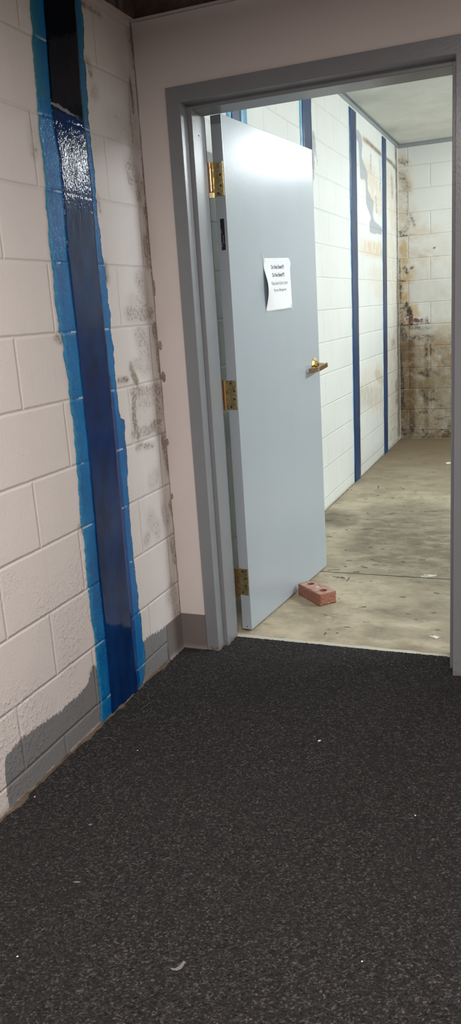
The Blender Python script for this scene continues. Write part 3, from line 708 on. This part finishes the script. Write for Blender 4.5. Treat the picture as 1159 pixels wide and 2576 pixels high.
def carpet_in(U, V):
    return (V <= -.0) & (U >= .001) | (U > .168) & (U < 1.079) & (V <= .146)
us = lat((0.001, 1.45, .0042)); vs = lat((-2.0, .1465, .0042))
U, V = np.meshgrid(us, vs, indexing='ij')
hgt = .0045 + (rng.random(U.shape)-.5)*.0022 + (fbm(U*60, V*60, 51)-.5)*.003 + (fbm(U*5, V*5, 52)-.5)*.002
hgt = np.where(U < .01, hgt*np.clip((U+.004)/.014, .2, 1), hgt)
cp = grid('floor', us, vs, lambda U, V: (U, V, hgt), {}, M['carpet'], keep=carpet_in, smooth=False)
structure(cp, 'charcoal tweed carpet')
bm = bmesh.new(); add_box(bm, 0, 2.6, -5.2, -2.0, -.006, .0045); add_box(bm, 1.45, 2.6, -2.0, 0, -.006, .0045); add_box(bm, 0, 1.45, -2.0, .0, -.006, -.001); add_box(bm, .168, 1.079, 0, .146, -.006, -.001)
structure(obj('floor_surround', bm, M['carpet']), 'charcoal tweed carpet beyond the picture')
# threshold strip of old adhesive, carpet's edge
bm = bmesh.new()
for i in range(40):
    pass
poly = [(.168+i*.0456/1.0*.5, .1475) for i in range(41)] + [(1.08-i*.0456*.5, .168+.006*math.sin(i*.9)*random.random()+.006*(i/40)) for i in range(41)]
add_prism(bm, poly, -.003, .0016)
structure(obj('trim_5', bm, M['threshold']), 'pale threshold strip between carpet and concrete')
# ---- cove base (wraps the corner)
prof = [(0, .150), (.0032, .1495), (.0032, .020), (.0048, .011), (.0085, .0055), (.0125, .0035), (.0125, .0022), (0, .0022)]
bm = bmesh.new()
path = [((0.0014, -.139), (1, 0)), ((0.0014, 0), None), ((.115, 0), (0, -1))]
rows = []
for d, z in prof:
    rows.append([(0.0014+d, -.139-.0*d, z), (0.0014+d, -.0005-d, z), (.1145, -.0005-d, z)])
vv = [[bm.verts.new(p) for p in r] for r in rows]
for a, b in zip(vv, vv[1:]+vv[:1]):
    for j in range(2): bm.faces.new((a[j], a[j+1], b[j+1], b[j]))
for j in (0, 2): bm.faces.new([r[j] for r in vv])
bmesh.ops.recalc_face_normals(bm, faces=bm.faces[:])
structure(obj('baseboard_left', bm, M['vinyl']), 'brown grey vinyl cove base wrapping the corner')
bm = bmesh.new(); add_prism(bm, [(-.0005, .0022), (-.0130, .0022), (-.0130, .0035), (-.0090, .0055), (-.0053, .011), (-.0037, .020), (-.0037, .1495), (-.0005, .150)], 1.1325, 2.599, lambda a, b, x: (x, a, b))
structure(obj('baseboard_back', bm, M['vinyl']), 'brown grey vinyl cove base right of the door')
# ---- dirty caulk bead down the corner
zz = np.arange(.152, 2.30, .004); rr_ = .0010+.0032*np.clip(fbm(zz*16, zz*0, 95, 4)-.38, 0, 1)*1.5; pp = np.linspace(0, 1, 6)
cb_ = grid('trim_7', zz, pp, lambda U, V: (.0012+rr_[:, None]*np.sin(V*1.5708)*(1+.4*(fbm(U*90, V*4, 96)-.5)), -.0002-rr_[:, None]*np.cos(V*1.5708), U), {}, M['caulk'])
structure(cb_, 'dirty caulk bead down the corner')
for i, (x, z, w_b, h_b) in enumerate([(.010, 1.222, .007, .016), (.012, 1.105, .008, .018), (.006, .855, .005, .012), (.006, .64, .005, .011), (.005, 1.43, .004, .026)]):
    bm = bmesh.new(); bmesh.ops.create_icosphere(bm, subdivisions=3, radius=1)
    for v in bm.verts:
        d = 1+.45*(random.random()-.5); v.co = Vector((x+v.co.x*w_b*d, -.0006-abs(v.co.y)*.0028*d if v.co.y < 0 else .0, z+v.co.z*h_b*d))
    obj('caulk_lump', bm, M['caulk'], cb_)
# ---- pressed steel door frame
X0, X1, ZH = .166, 1.080, 2.032
prof = [(-.051, 0), (-.051, -.0105), (-.0495, -.012), (-.0015, -.012), (0, -.0105), (0, .046), (.0150, .046), (.0165, .0475), (.0165, .1545), (.015, .156), (0, .156), (0, .2035), (-.0015, .205), (-.051, .205)]
bm = bmesh.new(); rings = []
for st in range(4):
    ring = []
    for wv, y in prof:
        x = (X0+wv) if st < 2 else (X1-wv); z = -.002 if st in (0, 3) else ZH-wv
        ring.append(bm.verts.new((x, y, z)))
    rings.append(ring)
for a, b in zip(rings, rings[1:]):
    for j in range(len(prof)-1): bm.faces.new((a[j], a[j+1], b[j+1], b[j]))
bmesh.ops.recalc_face_normals(bm, faces=bm.faces[:])
fr = structure(obj('trim_6', bm, M['frame']), 'blue grey steel door frame')
# black disc and sliver painting the shade of a screw hole and mitre gap
bm = bmesh.new(); add_cyl(bm, .0032, (X0+.0163, .098, 1.942), (X0+.0169, .098, 1.942), 14)
h = obj('screw_hole', bm, M['black'], fr); h['label'] = 'small black screw hole in frame'
bm = bmesh.new(); add_box(bm, X1-.0175, X1-.0165, .0455, .0458, ZH-.0165, ZH-.001)
h = obj('seam', bm, M['black'], fr)

# ================================================================== DOOR
TH = math.radians(5.6)
A0 = Vector((.226, .212, 0))
droot = empty('door_1', (A0.x, A0.y, .009), (0, 0, -TH))      # local: y along the leaf, x out of the face we see
tag(droot, 'open blue grey steel door with brass lever and taped paper notice', 'door', kind='structure')
T = .0445; W = .905; HD = 2.020
leaf = box('door_leaf', (-T, 0, 0, W, 0, HD), M['door'], droot, bevel=.0015)
cb = bmesh.new(); add_box(cb, -.0305, -.0125, -.01, .0045, 1.547, 1.660); cut = obj('cutter', cb); cut.parent = droot
boolean(leaf, cut)
# latch pocket in the hinge edge; a black plate stands in for its shade
lp = box('latch_pocket', (-.0302, -.0128, .0025, .0042, 1.5475, 1.6595), M['black'], droot); lp['label'] = 'black empty lock pocket in the hinge edge'
bm = bmesh.new(); add_box(bm, -.022, -.0195, .0005, .0035, 1.576, 1.602); add_box(bm, -.0285, -.0255, .0005, .0035, 1.607, 1.622); add_box(bm, -.029, -.014, .001, .0035, 1.5725, 1.5745); add_box(bm, -.0285, -.025, .0005, .0035, 1.560, 1.569)
obj('latch_bolt', bm, M['steel'], lp)
# dark little screw at foot of the edge
bm = bmesh.new(); add_cyl(bm, .0028, (-.022, .0005, .012), (-.022, -.0007, .012), 10); obj('screw', bm, M['black'], droot)
# hinges
def hinge(zc, hh, spring):
    z0, z1 = zc-hh/2, zc+hh/2
    bm = bmesh.new(); add_box(bm, -.0465, -.0035, -.0026, .0004, z0, z1, bevel=.0008)
    hl = obj('hinge', bm, M['brass'], droot); hl['label'] = 'spring hinge with fat round barrel' if spring else 'brass butt hinge'
    cx, cy = -.0555, -.004
    bm = bmesh.new()
    if spring:
        add_cyl(bm, .0112, (cx-.001, cy, z0+.018), (cx-.001, cy, z1-.020), 28)
        add_cyl(bm, .0105, (cx-.001, cy, z1-.0185), (cx-.001, cy, z1-.001), 24)
        add_cyl(bm, .0096, (cx-.001, cy, z0+.0165), (cx-.001, cy, z0-.004), 12)
        for i in range(10):
            a = i*math.pi/5; add_cyl(bm, .0015, (cx-.001+.0096*math.cos(a), cy+.0096*math.sin(a), z0+.014), (cx-.001+.0096*math.cos(a), cy+.0096*math.sin(a), z0-.003), 6)
        obj('barrel', bm, M['copper'], hl, True if False else False)
    else:
        r = .0072; n = 5; gap = .0007; L = hh/n
        for i in range(n): add_cyl(bm, r, (cx, cy, z0+i*L+gap), (cx, cy, z0+(i+1)*L-gap), 20)
        add_cyl(bm, r*.7, (cx, cy, z0-.002), (cx, cy, z1+.002), 16)
        for z in (z0+L, z1-L): add_cyl(bm, r*1.14, (cx, cy, z-.0022), (cx, cy, z+.0022), 20)
        obj('barrel', bm, M['copper'], hl)
    bm = bmesh.new(); add_box(bm, cx+.003, -.044, -.0042, -.0015, z0+.002, z1-.002); obj('knuckle_leaf', bm, M['brass'], hl)
    # frame side leaf, against the rabbet
    bm = bmesh.new(); add_box(bm, cx-.008, cx-.0055, cy-.046, cy, z0, z1); obj('frame_leaf', bm, M['brass'], hl)
    for dx, fz in ((-.030, .10), (-.014, .36), (-.013, .64), (-.028, .90)) if not spring else ((-.016, .30), (-.016, .62), (-.028, .08)):
        bm = bmesh.new(); add_cyl(bm, .0052, (dx, -.0024, z0+hh*fz), (dx, -.0034, z0+hh*fz), 16, .0044); add_box(bm, dx-.0028, dx+.0028, -.0037, -.0033, z0+hh*fz-.0004, z0+hh*fz+.0004)
        obj('screw', bm, M['screw'], hl)
hinge(1.800, .120, True); hinge(.998, .116, False); hinge(.214, .116, False)
# lever handle
zh = 1.042
bm = bmesh.new()
for r0, r1, xa, xb in ((.037, .037, 0, .004), (.037, .032, .004, .008), (.032, .024, .008, .012), (.022, .021, .012, .017), (.018, .014, .017, .024)): add_cyl(bm, r0, (xa, .832, zh), (xb, .832, zh), 36, r1)
rose = obj('handle', bm, M['brass_bright'], droot); rose['label'] = 'brass lever handle'
bm = bmesh.new(); add_cyl(bm, .0115, (.02, .838, zh), (.050, .838, zh), 28); obj('spindle', bm, M['brass_bright'], rose)
poly = [(.852, .048), (.856, .056), (.852, .063), (.738, .063), (.7335, .059), (.731, .010), (.7395, .009), (.7425, .048)]
bm = bmesh.new(); add_prism(bm, poly, -.0105, .0105, lambda s, off, z: (off, s, zh+z-.013*max(0, (.84-s)/.11)-.006*max(0, (.06-off)/.05)*(s < .75)))
bmesh.ops.bevel(bm, geom=bm.edges[:], offset=.0012, segments=2, affect='EDGES')
obj('lever', bm, M['brass_dark'], rose)
bm = bmesh.new(); add_cyl(bm, .0062, (.0628, .842, zh), (.0645, .842, zh), 18); obj('privacy_button', bm, M['brass_bright'], rose)

# ================================================================== PAPER NOTICE (taped to the door)
NM = Matrix.Translation((A0.x, A0.y, 0)) @ Matrix.Rotation(-TH, 4, 'Z')
pr = empty('paper_notice'); pr.matrix_world = NM @ Matrix.Translation((.0006, .305, 1.3175))
tag(pr, 'white landscape paper notice taped to the blue grey door', 'notice')
PW, PH = .2794, .2159
def bow(u, v):      # u along, v up, 0..1 ; distance off the door
    l = math.exp(-(u/.30)**2)*math.sin(math.pi*min(max((v-.03)/.80, 0), 1))**1.2*.0165
    b = math.exp(-(v/.16)**2)*math.sin(math.pi*min(max((u-.18)/.82, 0), 1))**2*.007
    r = math.exp(-((1-u)/.10)**2)*math.sin(math.pi*min(max((v-.80)/.2, 0), 1))*.004
    return .0008+l+b+r
def sheet_pt(u, v, off=0):
    tilt = math.radians(1.9); a, b = u*PW, v*PH
    sh = -.010*math.exp(-((1-u)/.12)**2)*max(0, (v-.88)/.12)      # corner held back by its tape
    return (bow(u, v)+off, a*math.cos(tilt)-b*math.sin(tilt)+sh+.004, a*math.sin(tilt)+b*math.cos(tilt))
bm = bmesh.new(); n = 28
g = [[bm.verts.new(sheet_pt(i/n, j/n)) for j in range(n+1)] for i in range(n+1)]
for i in range(n):
    for j in range(n): bm.faces.new((g[i][j], g[i+1][j], g[i+1][j+1], g[i][j+1]))
sh = obj('sheet', bm, M['paper'], pr, True)
sm = sh.modifiers.new('thick', 'SOLIDIFY'); sm.thickness = .00012; sm.offset = -1
def line_text(txt, uc, vb, width, mat, bold):
    cu = bpy.data.curves.new('lettering', 'FONT'); cu.body = txt; cu.align_x = 'LEFT'; cu.size = 1; cu.resolution_u = 4
    cu.offset = .018 if bold else 0.002
    tmp = bpy.data.objects.new('tmp', cu); COL.objects.link(tmp)
    bpy.context.view_layer.update()
    me = bpy.data.meshes.new_from_object(tmp.evaluated_get(bpy.context.evaluated_depsgraph_get()))
    bpy.data.objects.remove(tmp); bpy.data.curves.remove(cu)
    xs = [v.co.x for v in me.vertices]; x0, x1 = min(xs), max(xs); s = width/(x1-x0)
    sy = s*1.12
    for v in me.vertices:
        u = uc-width/2/PW+(v.co.x-x0)*s/PW; vv = vb+v.co.y*sy/PH
        v.co = Vector(sheet_pt(u, vv, .0004))
    me.name = 'lettering'
    return link('lettering', me, mat, pr)
line_text('Do Not Enter!!!!', .51, .795, .135, M['ink'], True)
line_text('Do Not Enter!!!!', .51, .645, .135, M['ink'], True)
line_text('Please leave doors open', .52, .49, .195, M['ink_light'], False)
line_text('Thank you, Management', .53, .365, .155, M['ink_light'], False)
def tape(u, v, ang, L=.042):
    bm = bmesh.new(); c = Vector(sheet_pt(u, v)); ca, sa = math.cos(ang), math.sin(ang)
    ps = []
    for i in range(5):
        row = []
        for j in (-1, 1):
            a = (i/4-.5)*L; b = j*.0085
            y = c.y+a*ca-b*sa; z = c.z+a*sa+b*ca
            row.append(bm.verts.new((.0016 if i in (1, 2, 3) else .0006, y, z)))
        ps.append(row)
    for a, b in zip(ps, ps[1:]): bm.faces.new((a[0], b[0], b[1], a[1]))
    o = obj('tape', bm, M['tape'], pr)
    m = o.modifiers.new('thick', 'SOLIDIFY'); m.thickness = .00008
tape(.01, .99, math.radians(120)); tape(1.0, .97, math.radians(35)); tape(.0, .02, math.radians(60)); tape(.99, .01, math.radians(-60))

# ================================================================== BRICK
bdir = math.atan2(.126, -.138)
br = empty('brick', (.429, .560, -.0015), (0, 0, bdir)); tag(br, 'loose red clay brick with cored holes lying against the open door', 'brick')
bm = bmesh.new(); add_box(bm, 0, .194, -.092, 0, 0, .0575); bmesh.ops.subdivide_edges(bm, edges=bm.edges[:], cuts=11, use_grid_fill=True)
for v in bm.verts:
    c0 = v.co.copy(); m = min(min(c0.x, .194-c0.x), min(-c0.y, .092+c0.y)); 
    nn = Vector((random.random()-.5, random.random()-.5, random.random()-.5))
    v.co += nn*.0016
    e = sum(1 for q in (c0.x, .194-c0.x, -c0.y, .092+c0.y, c0.z, .0575-c0.z) if q < .001)
    if e >= 2: v.co += (Vector((.097, -.046, .029))-c0).normalized()*.0022*(1+1.5*random.random())
    if v.co.z < 0: v.co.z = 0
bb = obj('brick_body', bm, M['brick'], br)
cb = bmesh.new()
for cx in (.042, .097, .150): add_cyl(cb, .0175, (cx, -.046, .02 if cx != .097 else .053), (cx, -.046, .08), 24)
cut = obj('cutter', cb); cut.parent = br
boolean(bb, cut)
bm = bmesh.new()
for cx, cy, r in ((.097, -.046, .0155), (.122, -.036, .010), (.074, -.028, .010)):
    bmesh.ops.create_icosphere(bm, subdivisions=3, radius=r, matrix=Matrix.Translation((cx, cy, .0555)) @ Matrix.Diagonal((1, 1, .30, 1)))
for v in bm.verts: v.co += Vector((random.random()-.5, random.random()-.5, random.random()-.5))*.002
mm_ = obj('mortar', bm, M['mortar'], br); mm_['label'] = 'pale mortar crumbs on the top'

# ================================================================== BLUE REINFORCEMENT STRIPS
def ed(name, z, amp, seed, fq=26):
    pts = sorted(EDGES[name], key=lambda q: q[1]); zs = [q[1] for q in pts]; ys = [q[0] for q in pts]
    return np.interp(z, zs, ys) + (fbm(z*fq, z*0+seed, seed, 4)-.5)*amp + (vnoise(z*260, z*0+seed, seed+5)-.5)*amp*.16
def band(name, zs, yl, yr, ncol, x, skirt, mat, parent, attrs=None, lump=0.0):
    cols = np.linspace(0, 1, ncol)
    t = np.concatenate([[0], cols, [1]])
    Y = yl[:, None]*(1-t)+yr[:, None]*t
    X = np.full(Y.shape, x); X[:, 0] = skirt; X[:, -1] = skirt
    Z = np.repeat(zs[:, None], len(t), 1)
    if lump: X[:, 1:-1] += lump*(fbm(Y[:, 1:-1]*22, Z[:, 1:-1]*9, 61)-.5)
    at = {}
    if attrs: at['band'] = attrs(Y, Z, yl[:, None], yr[:, None])
    o = grid(name, zs, t, lambda U, V: (X, Y, Z), at, mat, parent)
    return o
zs = np.arange(.002, 2.3035, .0035)
yl, yr = ed('outer_l', zs, .016, 1), ed('outer_r', zs, .018, 2); dl, dr = ed('dark_l', zs, .006, 3), ed('dark_r', zs, .005, 4)
jog = (np.floor((zs-Z0)/COURSE).astype(int) % 3-1)*.003
yl = yl+jog; yr = yr-jog*.6
st = empty('reinforcement_strip', (0, -.48, 0)); st.location = (0, 0, 0)
tag(st, 'wide glossy blue wall strip on the near wall beside the beige corner', 'wall strip', 'blue strips up the block walls')
def at_epoxy(Y, Z, l, r):
    dlq, drq = dl[:, None], dr[:, None]
    edge = np.clip(1-np.minimum(Y-l, r-Y)/.055, 0, 1)*.75
    edge = np.where(Y > -.45, edge*.75, edge*1.05)
    inner = np.where(Y > -.45, np.clip(1.25-(Y-drq)/.036, 0, 1)*.75, np.clip(1.0-(dlq-Y)/.012, 0, 1)*.7)
    inner = inner*np.where(Y > -.45, np.clip(1-(Z-.95)*2.2, .5, 1), 1)
    inner = inner*np.where((Y < -.45) & (Z > .35), .6, 1)
    return (edge, inner, 0*Y)
band('epoxy_margin', zs, yl, yr, 40, .0030, .0014, M['epoxy'], st, at_epoxy, lump=.0009)['label'] = 'bright blue painted margin'
band('fibre_band', zs, dl, dr, 26, .0054, .0022, M['fibre'], st, lambda Y, Z, l, r: (0*Y, 0*Y, 0*Y), lump=.0012)['label'] = 'dark navy glossy centre band'
zs2 = np.arange(.0, 2.674, .012)
far = [(.815, .940, .760, 1.022, 'blue wall strip showing above the door top nearest its hinge'),
       (1.950, 2.146, 1.908, 2.148, 'blue wall strip with pale blue edge rising behind the free edge of the door'),
       (3.128, 3.335, 3.121, 3.338, 'dark blue wall strip clear of the door in the storeroom'),
       (4.30, 4.475, 4.297, 4.478, 'slim dark blue wall strip closest to the storeroom end wall')]
for i, (a, b, l, r, lab) in enumerate(far):
    o = empty('reinforcement_strip'); tag(o, lab, 'wall strip', 'blue strips up the block walls')
    sk = zs2*.043        # the strips lean a little
    wl_ = (fbm(zs2*11, zs2*0+i, 70+i)-.5)*.012; wr_ = (fbm(zs2*11, zs2*0+i, 80+i)-.5)*.012
    m = band('epoxy_margin', zs2, l+sk+wl_*2, r+sk+wr_*1.6, 6, .0024, .0006, M['epoxy_far'], o)
    m['label'] = 'pale blue painted margin'
    band('fibre_band', zs2, a+sk+wl_, b+sk+wr_, 6, .004, .001, M['fibre_far'], o)

# ================================================================== SMALL THINGS ON THE FLOORS
def blob(name, loc, size, mat, label, cat, seed, flat=.5, sub=2):
    rnd = random.Random(seed); bm = bmesh.new()
    bmesh.ops.create_icosphere(bm, subdivisions=sub, radius=1)
    for v in bm.verts:
        d = 1+.5*(rnd.random()-.5); v.co = Vector((v.co.x*size[0]*d, v.co.y*size[1]*d, max(v.co.z*flat*min(size)*d, -.2*min(size))))
    o = obj(name, bm, mat); o.location = loc; o.rotation_euler = (0, 0, rnd.random()*6); tag(o, label, cat); return o
ct = .0062
blob('crumb', (.737, -.573, ct), (.0055, .0035), M['speck'], 'white crumb alone in the middle of the carpet', 'crumb', 1)
blob('crumb', (1.08, -.868, ct), (.0028, .0022), M['speck'], 'tiny pale crumb on the carpet below the right door jamb', 'crumb', 2)
blob('crumb', (.345, -1.598, ct), (.0022, .002), M['speck'], 'tiny white crumb on carpet at bottom left of the photo', 'crumb', 3)
blob('crumb', (1.052, -1.386, ct), (.0020, .0018), M['speck'], 'tiny white crumb on carpet at bottom right of the photo', 'crumb', 4)
blob('crumb', (.203, -.779, ct), (.0026, .0018), M['speck'], 'tiny white crumb on carpet out from the blue strip', 'crumb', 5)
blob('crumb', (.030, -1.085, ct), (.0034, .002), M['speck'], 'small white crumb on carpet against the grey paint at the wall foot', 'crumb', 6)
def flake(name, loc, pts, mat, label, cat, th=.0014):
    bm = bmesh.new(); add_prism(bm, pts, 0, th)
    o = obj(name, bm, mat); o.location = loc; tag(o, label, cat); return o
flake('lint_scrap', (.69, -1.513, ct), [(-.014, -.012), (-.002, -.010), (.004, .0), (.006, .014), (.012, .012), (.011, -.006), (.004, -.014), (-.006, -.016)], M['lint'], 'grey hooked lint scrap on the carpet near the picture bottom', 'lint')
flake('lint_scrap', (.343, -1.359, ct), [(-.010, -.002), (.0, -.003), (.010, .001), (.009, .004), (-.002, .002)], M['lint'], 'short grey lint sliver on the left of the carpet', 'lint')
flake('lint_scrap', (.257, -1.153, ct), [(-.004, -.004), (.003, -.003), (.005, .003), (-.002, .005)], M['lint'], 'small grey lint dot on the carpet below the grey paint', 'lint')
flake('plaster_chip', (.976, .331, -.002), [(-.030, .006), (-.012, .004), (-.006, .016), (.003, .006), (.013, .006), (.009, -.005), (.002, -.017), (-.006, -.007), (-.014, -.004)], M['speck'], 'white plaster chip on the concrete just inside the doorway', 'chip', .002)
flake('paper_scrap', (.601, 3.924, -.002), [(-.018, .0), (-.004, .03), (.012, .034), (.026, .01), (.012, -.03), (-.008, -.03)], M['speck'], 'small pale scrap on the storeroom floor far from the door', 'scrap', .004)
# frayed carpet threads along the wall
rnd = random.Random(12)
spots = [(.112, -.75, 1), (.032, -.752, 0), (.089, -.54, 1), (.05, -.66, 0), (.07, -.70, 0), (.035, -.60, 0), (.045, -.47, 0), (.06, -.42, 1), (.03, -.38, 0), (.04, -.31, 0), (.025, -.25, 0), (.035, -.20, 0), (.03, -.86, 0), (.04, -.93, 0), (.06, -.81, 0), (.028, -1.0, 0), (.075, -.62, 0), (.10, -.60, 0), (.085, -.36, 0), (.02, -.52, 0), (.028, -.155, 0), (.03, -.70, 0)]
for i, (x, y, big) in enumerate(spots):
    bm = bmesh.new(); a = rnd.random()*6.3; pts = []; px, py, pz = 0, 0, .002
    for j in range(9):
        pts.append((px, py, pz)); a += (rnd.random()-.5)*1.5; L = .0050+.003*big
        px += math.cos(a)*L; py += math.sin(a)*L; pz = .002+.006*rnd.random()*math.sin(j/8*3.14)
    pts = [(max(q[0], .012-x), q[1], q[2]) for q in pts]
    add_tube(bm, pts, .0007+.0004*big)
    o = obj('loose_thread', bm, M['thread']); o.location = (x, y, .0045)
    tag(o, 'grey loose thread frayed from the carpet edge along the block wall', 'thread', 'frayed threads along the block wall')
# crust of dried glue and dirt along the foot of the wall
yy = np.arange(-1.34, -.145, .006); w_ = .003+.022*np.clip(fbm(yy*16, yy*0, 91, 4)-.36, 0, 1)*1.6; h_ = .002+.015*np.clip(fbm(yy*18, yy*0, 92, 4)-.3, 0, 1)*1.4
tt = np.linspace(0, 1, 6)
o = grid('glue_crust', yy, tt, lambda U, V: (.0004+w_[:, None]*V, U, .003+h_[:, None]*np.cos(V*1.57)**.8+.002*(fbm(U*160, V*5, 93)-.5)), {}, M['glue'], smooth=False)
tag(o, 'crust of dried glue and dirt along the foot of the block wall', 'dirt', kind='stuff')

# ================================================================== LAMPS
def fixture(name, loc, sx, sy, power, col, label, wattspread=math.pi):
    e = empty(name, loc); tag(e, label, 'ceiling light')
    bm = bmesh.new(); add_box(bm, -sx/2-.03, sx/2+.03, -sy/2-.03, sy/2+.03, .004, .05, bevel=.008); obj('housing', bm, M['lamp_body'], e)
    L = bpy.data.lights.new(name, 'AREA'); L.shape = 'RECTANGLE'; L.size = sx; L.size_y = sy; L.energy = power; L.color = col
    lo = bpy.data.objects.new('tube_light', L); COL.objects.link(lo); lo.parent = e; lo.location = (0, 0, 0)
def strip_light(x, y, label, tm='tube'):
    e = empty('fluorescent_light', (x, y, CEIL2)); tag(e, label, 'ceiling light', 'bare tube lights of the storeroom')
    box('housing', (-.04, .04, -.62, .62, -.052, -.0005), M['lamp_body'], e, bevel=.004)
    for yy in (-.605, .605): box('lamp_holder', (-.085, .085, yy-.008, yy+.008, -.105, -.05), M['lamp_body'], e)
    for xx in (-.062, .062):
        bm = bmesh.new(); add_cyl(bm, .0165, (xx, -.595, -.083), (xx, .595, -.083), 20); obj('tube', bm, M[tm], e, True)
strip_light(2.02, 4.05, 'white bare tube ceiling light deep in the storeroom')
strip_light(3.65, 1.45, 'white bare tube ceiling light beside the storeroom doorway', 'tube_bright')
fixture('troffer_light', (1.4, -2.3, 2.262), 1.1, .55, 88, (1.0, .925, .885), 'white ceiling light of the carpeted room')

# ================================================================== CAMERA
cam = bpy.data.cameras.new('camera'); co = bpy.data.objects.new('camera', cam); COL.objects.link(co); sc.camera = co
cam.sensor_fit = 'VERTICAL'; cam.sensor_height = 36.0; cam.lens = 1993.2/2576*36.0; cam.clip_start = .02
ya, pi_, ro = .3922, -.2468, -.0655
f = Vector((-math.sin(ya)*math.cos(pi_), math.cos(ya)*math.cos(pi_), math.sin(pi_)))
r = Vector((math.cos(ya), math.sin(ya), 0)); u = r.cross(f)
r2 = math.cos(ro)*r+math.sin(ro)*u; u2 = -math.sin(ro)*r+math.cos(ro)*u
mw = Matrix(((r2.x, u2.x, -f.x, 1.3775), (r2.y, u2.y, -f.y, -2.7254), (r2.z, u2.z, -f.z, 1.3271), (0, 0, 0, 1)))
co.matrix_world = mw
w = bpy.data.worlds.new('world'); sc.world = w; w.use_nodes = True
w.node_tree.nodes['Background'].inputs[0].default_value = (.02, .02, .02, 1); w.node_tree.nodes['Background'].inputs[1].default_value = 1
sc.view_settings.view_transform = 'Standard'; sc.view_settings.look = 'None'; sc.view_settings.gamma = 1; sc.view_settings.use_curve_mapping = False
sc.view_settings.exposure = EXPOSURE
sc.cycles.use_denoising = True
sc.cycles.max_bounces = 8; sc.cycles.diffuse_bounces = 5; sc.cycles.sample_clamp_indirect = 6
